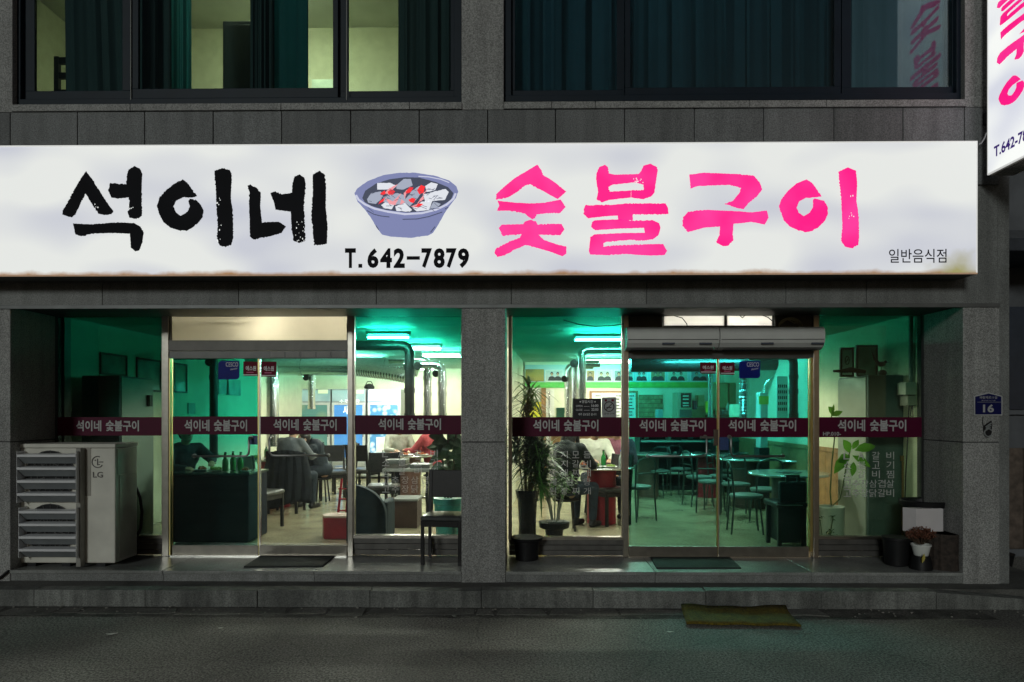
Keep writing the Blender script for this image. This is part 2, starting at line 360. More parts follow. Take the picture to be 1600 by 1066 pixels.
# pillars, two stones each
ZJ = Z(691, YW)
def pillar(x0, x1, m=GRAN):
    MB().box(x0, x1, YW, YG-.05 if x0 > -9 else .1, ZP-.03, ZJ-.004).build('pillar_stone', m, bld, bevel=.006)
    MB().box(x0, x1, YW, YG-.05, ZJ+.004, ZSOF-.004).build('pillar_stone', m, bld, bevel=.006)
    MB().box(x0+.006, x1-.006, YW+.006, YG+.1, ZP, ZSOF).build('pillar_core', JOINT, bld)
pillar(-6.2, X_PL); pillar(X_PM0, X_PM1); pillar(X_PR0, X_PR1)
# lintel course below the sign
lu = [-270, -54, 160, 373, 588, 799, 1010, 1228, 1354]
lx = [-6.2] + [X(u, YW) for u in lu if X(u, YW) > -6.2] + [X_PR1]
ZL1 = ZSIGN0 + .10
for i in range(len(lx)-1):
    MB().box(lx[i]+.002, lx[i+1]-.002, YW-.002, YW+.05, ZSOF, ZL1).build('lintel_stone', GRAND, bld, bevel=.004)
MB().box(-6.2, X_PR1-.003, YW+.05, YW+.35, ZSOF+.004, ZSIGN1+.3).build('wall_core', JOINT, bld)
MB().box(-6.2, X_PR1, YW+.03, YG+.06, ZSOF-.003, ZSOF+.03).build('soffit', mat('soffit_metal', (.07,.075,.075), .5, .3), bld)
MB().box(-6.2, X_PR1, YW-.012, YW+.03, ZSOF-.022, ZSOF+.014).build('drip_edge', mat('grey_flashing', (.16,.165,.165), .5, .5), bld, bevel=.003)
# hidden masonry behind the sign
MB().box(-6.2, X_PR1-.004, YW+.02, YW+.05, ZL1+.004, Z(216, YW)).build('backing_wall', GRAND, bld)
# tile course under the upstairs windows
tu = [-92, 16, 121, 226, 333, 440, 548, 655, 762, 868, 976, 1085, 1193, 1303, 1411, 1507]
tx = [-6.2] + [X(u, YW) for u in tu if X(u, YW) > -6.1] + [X_PR1]
ZT1 = Z(172, YW, 760); ZT0 = ZSIGN1-.28
for i in range(len(tx)-1):
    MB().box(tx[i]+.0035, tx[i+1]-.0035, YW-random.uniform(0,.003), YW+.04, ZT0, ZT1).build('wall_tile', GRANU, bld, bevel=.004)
MB().box(-6.2, X_PR1-.002, YW+.035, YW+.3, ZT0, ZT1+.02).build('wall_core', JOINT, bld)
# sill stones
su = [20, 205, 440, 640, 722, 787, 862, 930, 1170, 1290, 1510]
sx = [X(u, YW) for u in su]
for i in range(len(sx)-1):
    if i == 4: continue
    MB().box(sx[i]+.002, sx[i+1]-.002, YW-.02, YW+.2, ZT1+.003, ZSILL-.004).build('sill_stone', GRAN, bld, bevel=.004)
ZTOP = 7.2
for a, b in ((-6.2, X(19, YW)), (X(721, YW), X(787, YW)), (X(1508, YW), X_PR1)):
    MB().box(a, b, YW+.002, YW+.3, ZT1+.004, ZTOP).build('upper_pillar', GRAN, bld, bevel=.005)
MB().box(-6.2, X_PR1, YW, YW+.3, ZTOP, ZTOP+1.2).build('parapet_wall', GRAN, bld)
# outer masonry: sides, back and roof so that the rooms are closed
MB().box(-6.3, -6.2, YW, 9.6, 0, ZTOP+1.2).build('side_wall', GRAND, bld)
MB().box(X_PR1-.002, X_PR1+.1, YW+.02, 9.6, 0, ZTOP+1.2).build('side_wall', GRAND, bld)
MB().box(-6.3, X_PR1+.1, 9.5, 9.6, 0, ZTOP+1.2).build('rear_wall', GRAND, bld)
MB().box(-6.3, X_PR1+.1, YW+.3, 9.6, ZTOP+.02, ZTOP+.2).build('roof_slab', GRAND, bld)

# step in front of the shop: stone slabs over risers
stp = struct(MB().box(X_PL-.05, X_PR0+.05, YW+.03, YG+.05, .02, FL-.034).build('step', GRAND))
for (xa, xb, us) in ((X_PL, X_PM0, [255, 491]), (X_PM1, X_PR0, [1024, 1268])):
    xs = [xa] + [X(u, YW) for u in us] + [xb]
    for i in range(len(xs)-1):
        MB().box(xs[i]+.002, xs[i+1]-.002, YW-.012, YG+.03, FL-.03, FL).build('step_slab', STEPM, stp, bevel=.004)
        MB().box(xs[i]+.002, xs[i+1]-.002, YW+.008, YW+.028, ZP-.01, FL-.033).build('riser_stone', GRAND, stp)

# ================================================================== shop room
XL, XR = -4.78, 4.02; YB = 8.7; YB2 = 6.6; CZ = ZSOF + .03
struct(sheet('floor', XL-.3, XR+.1, .03, YB+.1, FL, FLOORM))
struct(MB().box(XL-.3, XR+.1, .07, YB+.1, CZ, CZ+.2).build('ceiling', CEILM))
wl = struct(MB().box(XL-.1, XL, .07, YB, FL, CZ).build('wall_left', CREAMW))
wr = struct(MB().box(XR, XR+.1, .07, YB2+.1, FL, CZ).build('wall_right', CREAMW))
struct(MB().box(XL, .1, YB, YB+.1, FL, CZ).build('wall_back_left', CREAMW))
wb = struct(MB().box(.08, XR, YB2, YB2+.1, FL, CZ).build('wall_back_right', CREAMW))
# partition behind the middle pillar
pt = MB(); pt.add([(-.14,3.66,FL),(.06,YB2,FL),(-.2,YB,FL),(-.4,3.66,FL),(-.14,3.66,CZ),(.06,YB2,CZ),(-.2,YB,CZ),(-.4,3.66,CZ)],
       [(3,2,1,0),(4,5,6,7),(0,1,5,4),(1,2,6,5),(2,3,7,6),(3,0,4,7)])
struct(pt.build('wall_partition', CREAMW))
# dark returns of the front wall inside the end pillars
struct(MB().box(XL, X_PL+.02, .06, .16, FL, CZ).build('wall_front_left', DARKM))
# wood wainscot boards along right wall
k = 0; yy = .3
while yy < YB2-.1:
    MB().box(XR-.018, XR-.001, yy+.004, yy+.296, FL, FL+.94).build('wainscot_board', WOOD, wr)
    yy += .3
MB().box(XR-.035, XR-.002, .3, YB2-.1, FL+.945, FL+1.0).build('dado_rail', WOOD, wr)

# ------------------------------------------------------------------ shopfront glazing
GT = .05
clear_g = dict(lo=(.90, .97, .88))
zt_a, zt_b = Z(640, 0), Z(500, 0)
GLA = glass('tinted_glass_left_window', (.64, .78, .72), (.055, .37, .32), Z(680, 0), Z(560, 0))
GLB = glass('tinted_glass_clear_lower', (.93, .98, .95), (.07, .56, .46), Z(625, 0), Z(520, 0))
GLC = glass('tinted_glass_plant_window', (.93, .98, .94), (.07, .54, .45), Z(618, 0), Z(530, 0))
GLD = glass('tinted_glass_right_window', (.78, .88, .78), (.08, .38, .31), Z(640, 0), Z(530, 0))
GD1 = glass('teal_door_glass', (.52, .80, .74), (.13, .65, .58), Z(760, 0), Z(660, 0))
GD2 = glass('clear_door_glass', (.92, .97, .94), (.40, .90, .82), Z(640, 0), Z(545, 0))
GD3 = glass('teal_door_glass_right', (.50, .77, .70), (.16, .66, .66), Z(860, 0), Z(640, 0))
FROST = translucent('frosted_transom_glass', (.62, .57, .42), .3)
FROST2 = translucent('frosted_transom_glass_grey', (.62, .61, .58), .3)

def lettering_row(parent, u0, u1, v0, v1, Y=-.013):
    gap = (u1-u0)*.40
    mb = text_px('석이네', u0, u0+gap, v0, v1, Y, .028); text_px('숯불구이', u0+gap*1.18, u1, v0, v1, Y, .028, mb)
    mb.build('band_lettering', LETW, parent)

def window_bay(name_label, u0, u1, v0, v1, gm, band, letters, skirt):
    w = MB().box(X(u0,0)-.035, X(u1,0)+.035, -.03, .03, Z(v0,0)-.0, Z(v0,0)+.035)
    w.box(X(u0,0)-.035, X(u0,0), -.03, .03, Z(v1,0), Z(v0,0)); w.box(X(u1,0), X(u1,0)+.035, -.03, .03, Z(v1,0), Z(v0,0))
    w.box(X(u0,0)-.035, X(u1,0)+.035, -.04, .04, Z(v1,0)-.03, Z(v1,0))
    fr = w.build('shop_window', STEEL, bld); fr['label'] = name_label
    MB().box(X(u0,0)+.002, X(u1,0)-.002, -.004, .004, Z(v1,0)+.002, Z(v0,0)-.002).build('pane', gm, fr)
    e = MB().box(X(u0,0), X(u1,0), -.034, -.028, Z(v0,0)-.008, Z(v0,0)); e.build('bright_bead', STEELB, fr)
    MB().box(X(u0,0)+.001, X(u1,0)-.001, -.010, -.006, Z(band[1],0), Z(band[0],0)).build('vinyl_band', MAROON, fr)
    if letters: lettering_row(fr, *letters)
    # steel skirting in folded courses below the glass
    zt = Z(v1,0)-.032; zb = FL+.004
    for i in range(3):
        za = zt-(zt-zb)*i/3; zc = zt-(zt-zb)*(i+1)/3
        MB().box(X(u0,0)-.03, X(u1,0)+.03, -.03+.012*i, .03, zc+.006, za).build('skirting_course', mat('skirting_steel', (.10,.095,.088), .5, .4, var=.25, scale=9), fr, bevel=.004)
    return fr
wA = window_bay('window beside the outdoor cooling unit', 87, 255, 490, 837, GLA, (652, 681), (119, 217, 657, 674), True)
wB = window_bay('window behind the black outdoor chair', 555, 721, 490, 836, GLB, (649, 679), (591, 689, 654, 672), True)
wC = window_bay('window with the palm behind it', 800, 971, 490, 838, GLC, (652, 682), (833, 935, 656, 674), True)
wD = window_bay('window with the tall grey cabinet behind it', 1278, 1450, 487, 836, GLD, (652, 683), (1309, 1416, 656, 674), True)
text_px('HP.010-', 1286, 1314, 675, 681, -.013, .02).build('phone_lettering', LETW, wD)

# posts between the windows and doors
def post(u0, u1, v0=489, m=STEEL):
    MB().box(X(u0,0), X(u1,0), -.05, .05, FL+.002, Z(v0,0)).build('post', m, bld, bevel=.003)
post(257, 267); post(545, 553); post(973, 981); post(1268, 1276)
MB().box(X(267.5,0), X(269.5,0), -.044, .02, FL+.01, Z(560,0)).build('post_edge', BRASS, bld)
MB().box(X(1263,0), X(1267,0), -.044, .02, FL+.06, Z(560,0)).build('post_edge', BRASS, bld)

# transoms over the doors
def transom(u0, u1, v0, v1, splits, m, label):
    t = MB()
    t.box(X(u0,0), X(u1,0), -.02, .03, Z(v0,0), Z(v0,0)+.02)
    t.box(X(u0,0), X(u1,0), -.045, .045, Z(548,0), Z(v1,0)); t.box(X(u0,0), X(u0,0)+.012, -.03, .03, Z(v1,0), Z(v0,0)); t.box(X(u1,0)-.012, X(u1,0), -.03, .03, Z(v1,0), Z(v0,0))
    for s_ in splits: t.box(X(s_,0)-.012, X(s_,0)+.012, -.03, .03, Z(v1,0), Z(v0,0))
    fr = t.build('transom_window', DARKM, bld); fr['label'] = label
    us = [u0] + list(splits) + [u1]
    for i in range(len(us)-1):
        xa_, xb_ = X(us[i],0)+.012, X(us[i+1],0)-.012; MB().quad((xa_,0,Z(v1,0)), (xb_,0,Z(v1,0)), (xb_,0,Z(v0,0)), (xa_,0,Z(v0,0))).build('pane', m, fr)
    return fr
tr1 = transom(267, 545, 490, 532, [], FROST, 'frosted cream transom above the left doors')
tr2 = transom(1035, 1208, 488, 510, [1133], FROST2, 'frosted transom above the right doors')
MB().box(X(981,0), X(1034,0), -.03, .04, Z(548,0), Z(488,0)).build('transom_panel', DARKM, bld)
MB().box(X(1209,0), X(1277,0), -.03, .04, Z(548,0), Z(488,0)).build('transom_panel', DARKM, bld)
MB().box(X(267,0), X(545,0), -.035, .035, Z(560,0), Z(549,0)).build('door_closer_rail', mat('grey_anodised', (.10,.10,.095), .45, .5), bld)
MB().box(X(981,0), X(1268,0), -.035, .035, Z(561,0), Z(547.5,0)).build('door_closer_rail', MATS['grey_anodised'], bld)
# soffit-side sloped panel strips seen above the left door
for i in range(5):
    MB().box(X(425+i*24,0), X(446+i*24,0), -.043, -.036, Z(560,0)+.01, Z(549,0)-.006).build('rail_plate', mat('rail_plate_grey', (.15,.145,.135), .5, .3), bld)

RED_ST = mat('red_sticker', (.13, .003, .016), .6, spec=.15); BLUE_ST = mat('blue_sticker', (.004, .014, .19), .5, spec=.15); NOTE = mat('sticker_text', (.75,.75,.78), .5)
PINKT = mat('pink_small_print', (.6, .12, .25), .5)
def rounded(u0, u1, v0, v1, Y, r, corners):
    pts = []
    for (cu, cv, su_, sv, on) in ((u0, v0, 1, 1, corners[0]), (u1, v0, -1, 1, corners[1]), (u1, v1, -1, -1, corners[2]), (u0, v1, 1, -1, corners[3])):
        if not on: pts.append((cu, cv)); continue
        arc = [(cu+su_*r*(1-math.cos(t)), cv+sv*r*(1-math.sin(t))) for t in (0, .52, 1.05, 1.57)]
        if su_*sv < 0: arc = arc[::-1]
        pts += arc
    return [P(a, b, Y) for a, b in pts]
def door(label, u0, u1, vt, vb, gm, band, letters, hinge_left, handle_u, stick):
    fr = MB().box(X(u0,0)+.003, X(u1,0)-.003, -.022, .022, FL+.012, Z(vb,0))
    tr_ = MB().box(X(u0,0)+.003, X(u1,0)-.003, -.02, .02, Z(vt,0), Z(vt,0)+.025)
    d = fr.build('glass_door', mat('door_rail_steel', (.19,.175,.15), .4, .75, var=.15, scale=12), bld, bevel=.002); d['label'] = label
    tr_.build('top_rail', MATS['door_rail_steel'], d)
    MB().box(X(u0,0)+.004, X(u1,0)-.004, -.005, .005, Z(vb,0), Z(vt,0)).build('pane', gm, d)
    MB().box(X(u0,0)+.005, X(u1,0)-.005, -.011, -.007, Z(band[1],0), Z(band[0],0)).build('vinyl_band', MAROON, d)
    lettering_row(d, *letters, Y=-.014)
    e = MB(); xe = X(u1,0)-.004 if hinge_left else X(u0,0)+.004
    e.box(xe-.006, xe+.006, -.012, .012, FL+.015, Z(vt,0)); e.build('edge_seal', STEELB if not hinge_left else BRASS, d)
    # L-shaped push handle: vertical grip near the meeting edge turning into a horizontal bar
    (ua, va), (ub, vb2) = handle_u
    A = P(ua, va, -.07); B = P(ua, vb2, -.07); C = P(ub, vb2, -.07)
    pts = [Vector((A.x, -.006, A.z)), A + Vector((0,.015,0)), A + Vector((0,0,-.02)), B + Vector((0,0,.03)), B + Vector(((C.x-B.x)*.04, 0, .004)), B + Vector(((C.x-B.x)*.1, 0, 0)), C + Vector(((B.x-C.x)*.04,0,0)), C + Vector((0,.015,0)), Vector((C.x, -.006, C.z))]
    MB().tube(pts, .011, 10).build('handle', mat('handle_steel', (.25,.25,.24), .3, .9), d, smooth=True)
    hb = MB(); hb.cyl((A.x,-.022,A.z), (A.x,-.006,A.z), .02, .02, 14); hb.cyl((C.x,-.022,C.z), (C.x,-.006,C.z), .02, .02, 14); hb.build('handle_boss', MATS['handle_steel'], d)
    for (kind, a0, a1, b0, b1) in stick:
        if kind == 'red':
            s1 = MB().prism([P(a0,b0,-.012), P(a1,b0+.4,-.012), P(a1-.6,b1,-.012), P(a0+.3,b1-.6,-.012)], (0,.003,0)).build('security_sticker', RED_ST, d)
            t = text_px('에스원', a0+4, a1-4, b0+(b1-b0)*.30, b0+(b1-b0)*.62, -.0135, .02); t.build('sticker_lettering', NOTE, d)
            h = MB().box(X(a0+6,0), X(a1-7,0), -.0136, -.0128, Z(b0+(b1-b0)*.76,0), Z(b0+(b1-b0)*.70,0)); h.build('sticker_line', PINKT, d)
            h = MB().box(X(a0+1,0), X(a1-1,0), -.0136, -.0128, Z(b1-1.6,0), Z(b1-2.9,0)); h.build('sticker_edge', NOTE, d)
        else:
            MB().prism(rounded(a0, a1, b0, b1, -.012, 5, (1,0,1,0)), (0,.003,0)).build('pest_control_sticker', BLUE_ST, d)
            t = text_px('CESCO', a0+(a1-a0)*.36, a1-2, b0+2.2, b0+9, -.0135, .0); t.build('sticker_lettering', NOTE, d)
            q0 = P(a0+(a1-a0)*.57, b0+15, -.0135); q1 = P(a1-3, b0+10.5, -.0135)
            tt = MB(); text_map(tt, 'Member', lambda p, q: Vector((q0.x+(q1.x-q0.x)*p+.004*q, -.0135, q0.z+(q1.z-q0.z)*.55*p+(q1.z-q0.z)*.6*q)), 0); tt.build('sticker_lettering', NOTE, d)
    return d
dr1 = door('teal glass door leaf with the blue sticker, left entrance', 270, 405, 560, 853, GD1, (651, 679), (288, 386, 656, 674), True, ((389, 684), (300, 713)), [('blue', 341, 374, 564, 593), ('red', 380, 404, 565, 588)])
dr2 = door('clear glass door leaf in front of the seated guests', 406, 543, 560, 853, GD2, (651, 679), (427, 526, 655, 673), False, ((421, 684), (510, 712)), [('red', 408, 432, 565, 589)])
dr3 = door('teal glass door leaf beside the palm window', 982, 1121, 561, 853, GD3, (653, 683), (999, 1103, 656, 674), True, ((1104, 683), (1014, 713)), [('red', 1094, 1119, 566, 584)])
dr4 = door('teal glass door leaf with the blue sticker, right entrance', 1122, 1263, 561, 853, GD3, (653, 683), (1138, 1244, 656, 674), False, ((1142, 683), (1226, 713)), [('red', 1125, 1148, 566, 586), ('blue', 1155, 1188, 564, 591)])
# small blue square stickers by the handles, lock body
for d, (a0, a1, b0, b1) in ((dr1, (391, 403, 681, 695)), (dr4, (1123, 1138, 683, 703))):
    MB().box(X(a0,0), X(a1,0), -.012, -.007, Z(b1,0), Z(b0,0)).build('notice_sticker', mat('dark_blue_print', (.02,.05,.16), .5, var=.5, scale=90), d)
MB().box(X(1114,0), X(1121,0), -.03, -.006, Z(696,0), Z(671,0)).build('lock_case', mat('lock_bronze', (.16,.13,.11), .35, .8), dr3, bevel=.003)
MB().cyl((X(1092,0), -.05, Z(683,0)), (X(1112,0), -.05, Z(684,0)), .014, .014, 10).build('lock_bar', MATS['handle_steel'], dr3)
# thresholds
for u0, u1 in ((270, 543), (982, 1263)):
    MB().box(X(u0,0), X(u1,0), -.06, .05, FL+.001, FL+.012).build('threshold', STEELB, bld)

# window lettering: menus, opening hours, no-smoking notice
def menu(fr, rows, u0, u1, v0, v1, cell):
    n = len(rows); h = (v1-v0)/n
    for r, line in enumerate(rows):
        m = len(line)
        for c, ch in enumerate(line):
            uc = u0+(u1-u0-cell)*c/(m-1)
            text_px(ch, uc, uc+cell*(.8 if ch in 'LA' else 1), v0+h*r, v0+h*r+cell, -.011, .0).build('menu_letter', LETW, fr)
MENU1 = ['LA갈비', '소불고기', '소갈비찜', '고추장삼겹살', '고추장닭갈비']
menu(wB, MENU1, 597, 684, 703, 772, 11.5)
menu(wC, ['돼지모듬', '돼지갈비', '동태찌개', '계란탕', '된장찌개'], 858, 923, 705, 776, 11)
menu(wD, MENU1, 1318, 1397, 706, 779, 12)
MB().box(X(895,0), X(939,0), -.014, -.007, Z(655,0), Z(623,0)).build('opening_hours_sign', mat('black_sign_board', (.006,.007,.012), .35), wC)
t = text_px('영업시간', 909, 927, 625.5, 630, -.016, .01); text_px('OPEN', 900, 910, 633, 636, -.016, 0, t); text_px('16:00', 924, 935, 632, 636, -.016, .01, t)
text_px('CLOSE', 900, 910, 639, 642, -.016, 0, t); text_px('22:00', 924, 935, 638, 642, -.016, .01, t); text_px('매주 일요일은 쉽니다', 904, 932, 645.5, 649.5, -.016, .0, t)
t.box(X(912,0), X(921,0), -.0165, -.016, Z(635.4,0), Z(635,0)); t.box(X(912,0), X(921,0), -.0165, -.016, Z(641.4,0), Z(641,0))
for uu in (906.5, 929.5): t.box(X(uu-1,0), X(uu+1,0), -.0165, -.016, Z(629,0), Z(627,0))
t.build('hours_lettering', NOTE, wC)
MB().box(X(940,0), X(963,0), -.014, -.007, Z(652,0), Z(621,0)).build('no_smoking_sign', mat('grey_notice_paper', (.33,.34,.34), .6), wC)
ns = MB(); c0 = P(951.7, 635.5, -.016); r_ = .048
ns.tube([c0+Vector((math.cos(t)*r_, 0, math.sin(t)*r_)) for t in [2*math.pi*i/24 for i in range(24)]], .005, 6, True)
ns.prism([c0+Vector((-.036,0,-.030)), c0+Vector((-.030,0,-.036)), c0+Vector((.036,0,.030)), c0+Vector((.030,0,.036))], (0,.001,0))
ns.box(c0.x-.028, c0.x+.024, -.0165, -.0155, c0.z-.014, c0.z-.004)
text_px('금연구역', 943, 960, 645, 648, -.016, .01, ns)
ns.build('no_smoking_symbol', mat('notice_dark_ink', (.03,.012,.015), .6), wC)
rd = MB().box(X(944.5,0), X(948,0), -.0165, -.0155, Z(627.5,0), Z(624,0)); rd.box(X(955,0), X(959,0), -.0165, -.0155, Z(627.5,0), Z(624,0)); rd.build('notice_emblem', RED_ST, wC)
# ================================================================== signs
def sign_face_mat(name, stain_x=None, z0=0, vertical=False):
    m = bpy.data.materials.new(name); m.use_nodes = True; nt = m.node_tree; nt.nodes.clear(); N = nt.nodes.new; L = nt.links.new
    o = N('ShaderNodeOutputMaterial'); b = N('ShaderNodeBsdfPrincipled'); b.name = 'Principled BSDF'; L(b.outputs[0], o.inputs[0])
    b.inputs['Roughness'].default_value = .7; b.inputs['Specular IOR Level'].default_value = .1; b.inputs['Base Color'].default_value = (.15, .15, .15, 1)
    tc = N('ShaderNodeTexCoord'); sp = N('ShaderNodeSeparateXYZ'); L(tc.outputs['Object'], sp.inputs[0])
    # the lamps behind the acrylic: slightly uneven rows
    mp = N('ShaderNodeMapping'); mp.inputs['Scale'].default_value = (.75, 1, 1.6); L(tc.outputs['Object'], mp.inputs[0])
    nz = N('ShaderNodeTexNoise'); nz.inputs['Scale'].default_value = 1.3; nz.inputs['Detail'].default_value = 1; L(mp.outputs[0], nz.inputs['Vector'])
    mr = N('ShaderNodeMapRange'); mr.inputs['From Min'].default_value = .33; mr.inputs['From Max'].default_value = .6; mr.inputs['To Min'].default_value = 0; mr.inputs['To Max'].default_value = 1
    L(nz.outputs[0], mr.inputs['Value'])
    c = N('ShaderNodeMixRGB'); c.inputs[1].default_value = (.64, .66, .74, 1); c.inputs[2].default_value = (.88, .90, .87, 1); L(mr.outputs[0], c.inputs[0]); out = c.outputs[0]
    # rust and grime creeping up from the lower edge (wear of the acrylic)
    n2 = N('ShaderNodeTexNoise'); n2.inputs['Scale'].default_value = 5; n2.inputs['Detail'].default_value = 8; L(tc.outputs['Object'], n2.inputs['Vector'])
    a = N('ShaderNodeMath'); a.operation = 'MULTIPLY_ADD'; a.inputs[1].default_value = -.085; L(n2.outputs[0], a.inputs[0]); L(sp.outputs[2], a.inputs[2])
    r2 = N('ShaderNodeMapRange'); r2.inputs['From Min'].default_value = z0-.04; r2.inputs['From Max'].default_value = z0+.003; r2.inputs['To Min'].default_value = 1; r2.inputs['To Max'].default_value = 0; L(a.outputs[0], r2.inputs['Value'])
    c2 = N('ShaderNodeMixRGB'); c2.inputs[2].default_value = (.38, .18, .06, 1); L(r2.outputs[0], c2.inputs[0]); L(out, c2.inputs[1]); out = c2.outputs[0]
    if stain_x:
        d1 = N('ShaderNodeVectorMath'); d1.operation = 'DISTANCE'; d1.inputs[1].default_value = (stain_x, -.95, z0); L(tc.outputs['Object'], d1.inputs[0])
        ad = N('ShaderNodeMath'); ad.operation = 'MULTIPLY_ADD'; ad.inputs[1].default_value = .35; L(n2.outputs[0], ad.inputs[0]); L(d1.outputs['Value'], ad.inputs[2])
        r3 = N('ShaderNodeMapRange'); r3.inputs['From Min'].default_value = .18; r3.inputs['From Max'].default_value = .42; r3.inputs['To Min'].default_value = .95; r3.inputs['To Max'].default_value = 0; L(ad.outputs[0], r3.inputs['Value'])
        c3 = N('ShaderNodeMixRGB'); c3.inputs[2].default_value = (.36, .33, .10, 1); L(r3.outputs[0], c3.inputs[0]); L(out, c3.inputs[1]); out = c3.outputs[0]
    L(out, b.inputs['Emission Color']); b.inputs['Emission Strength'].default_value = SIGN_E
    MATS[name] = m; return m
PINK = emis('pink_backlit_vinyl', (1.0, .012, .27), .92); PINK.node_tree.nodes['Principled BSDF'].inputs['Base Color'].default_value = (.5, .01, .13, 1)
def pinkvar():
    nt = PINK.node_tree; N = nt.nodes.new; L = nt.links.new; b = nt.nodes['Principled BSDF']
    tc = N('ShaderNodeTexCoord'); nz = N('ShaderNodeTexNoise'); nz.inputs['Scale'].default_value = 2.2; L(tc.outputs['Object'], nz.inputs['Vector'])
    rp = N('ShaderNodeValToRGB'); rp.color_ramp.elements[0].position = .38; rp.color_ramp.elements[1].position = .62
    rp.color_ramp.elements[0].color = (1, .008, .24, 1); rp.color_ramp.elements[1].color = (1, .045, .34, 1)
    L(nz.outputs[0], rp.inputs[0]); L(rp.outputs[0], b.inputs['Emission Color'])
pinkvar()
INK = mat('black_brush_vinyl', (.008, .008, .012), .6, var=.3, scale=3, spec=.1)
BOWL = emis('bowl_print_blue', (.22, .245, .48), .80); BOWLD = emis('bowl_print_dark', (.045, .055, .10), .8); BOWLE = emis('bowl_print_pale', (.62, .64, .80), .85)
ASH = emis('bowl_print_ash', (.42, .46, .58), .8); ASHL = emis('bowl_print_pale_ash', (.66, .68, .76), .85); EMBER = emis('bowl_print_red', (1.0, .012, .02), .95); EMBP = emis('bowl_print_rose', (.95, .35, .38), .85)
for m_ in (BOWL, BOWLD, BOWLE, ASH, EMBER, EMBP):
    b_ = m_.node_tree.nodes['Principled BSDF']; c_ = b_.inputs['Emission Color'].default_value; b_.inputs['Base Color'].default_value = (c_[0]*.25, c_[1]*.25, c_[2]*.25, 1)

def z4(pts, ox, oy, s): return [(ox+a/s, oy+b/s) for a, b in pts]
GLY = {}
A_ = lambda p: z4(p, 60, 220, 3.2)
B_ = lambda p: z4(p, 740, 220, 4.0)
C_ = lambda p: z4(p, 1100, 220, 3.2)
GLY['seok'] = [A_([(238,152),(268,190),(300,240),(330,290),(375,352),(365,368),(330,372),(300,366),(270,320),(236,265),(215,305),(185,370),(165,384),(120,370),(120,350),(150,300),(185,235),(215,185)]),
  A_([(358,212),(440,218),(443,170),(450,145),(482,126),(508,140),(520,165),(516,260),(518,375),(490,392),(455,385),(445,355),(455,345),(452,283),(400,290),(365,285),(348,248)]),
  A_([(172,414),(260,418),(400,408),(480,412),(512,430),(527,460),(520,510),(505,548),(485,554),(462,535),(458,465),(380,462),(280,464),(215,478),(185,468)])]
GLY['i1'] = [A_([(793,278),(770,245),(745,210),(722,193),(680,215),(640,245),(605,285),(592,325),(605,370),(625,408),(660,435),(700,448),(740,452),(770,435),(795,415),(820,385),(826,350),(812,320),(790,298),(757,290),(750,300),(757,330),(745,355),(712,376),(690,360),(675,330),(688,300),(725,283),(755,284)]),
  A_([(880,150),(920,137),(955,145),(966,165),(965,215),(962,290),(972,350),(975,480),(965,520),(935,533),(905,522),(892,490),(897,420),(890,330),(886,230),(882,190)])]
GLY['ne'] = [A_([(1045,225),(1060,218),(1095,240),(1112,262),(1110,330),(1118,410),(1150,406),(1200,405),(1238,428),(1215,462),(1160,478),(1075,494),(1058,480),(1056,400),(1052,300),(1055,255)]),
  A_([(1160,262),(1185,252),(1215,268),(1268,260),(1270,215),(1280,180),(1305,168),(1330,185),(1337,215),(1328,320),(1335,500),(1305,512),(1275,500),(1265,430),(1262,355),(1185,345),(1178,310)]),
  A_([(1372,170),(1405,150),(1432,170),(1438,220),(1437,330),(1446,430),(1443,515),(1378,524),(1372,440),(1364,370),(1372,280)])]
GLY['sut'] = [B_([(398,150),(425,185),(432,212),(500,255),(580,318),(525,366),(440,318),(350,272),(320,280),(280,315),(215,355),(140,368),(140,335),(200,280),(270,225),(340,185)]),
  B_([(150,375),(250,386),(350,392),(440,388),(545,368),(575,415),(540,452),(440,455),(392,462),(385,485),(368,492),(335,470),(320,455),(230,438),(145,438),(160,405)]),
  B_([(320,505),(355,495),(390,503),(400,525),(470,520),(550,520),(568,555),(540,592),(460,588),(405,588),(440,620),(520,648),(580,662),(580,705),(555,722),(480,695),(400,670),(325,652),(260,680),(190,718),(150,728),(130,700),(140,675),(220,632),(290,605),(300,585),(180,594),(157,545),(175,525),(310,522)])]
GLY['bul'] = [B_([(785,165),(820,150),(840,165),(845,205),(880,212),(1030,208),(1047,190),(1062,155),(1105,143),(1148,165),(1148,200),(1130,325),(1108,350),(1060,366),(985,355),(985,311),(1062,308),(1062,275),(1005,260),(870,275),(842,290),(850,318),(983,311.2),(983,355),(850,370),(800,386),(768,365),(778,320),(765,240),(768,205)]),
  B_([(700,402),(850,402),(960,392),(1200,392),(1215,420),(1218,460),(995,462),(995,497),(905,497),(900,468),(800,475),(715,485),(685,455),(692,420)]),
  B_([(760,497),(910,491),(1000,500),(1120,497),(1160,515),(1168,545),(1155,590),(1120,618),(1030,625),(980,620),(830,632),(812,640),(810,662),(880,655),(1060,648),(1185,645),(1210,690),(1190,715),(1100,718),(950,708),(840,715),(730,712),(720,690),(730,600),(760,585),(900,578),(1070,575),(1065,545),(900,550),(760,560),(735,540),(740,510)])]
GLY['gu'] = [[(1077,273),(1100,270),(1150,272),(1178,275),(1187,285),(1191,296),(1182,308),(1170,317),(1162,327),(1150,325),(1141,321),(1132,319),(1145,314),(1155,302),(1158,294),(1140,289),(1110,290),(1090,291),(1079,295)],
  [(1067,340),(1075,331),(1100,328),(1150,330),(1175,332),(1198,329),(1201,340),(1195,351),(1175,347),(1146,350),(1145,365),(1146,375),(1138,384),(1130,385),(1120,380),(1119,377),(1124,368),(1125,354),(1100,356),(1075,363),(1066,352)]]
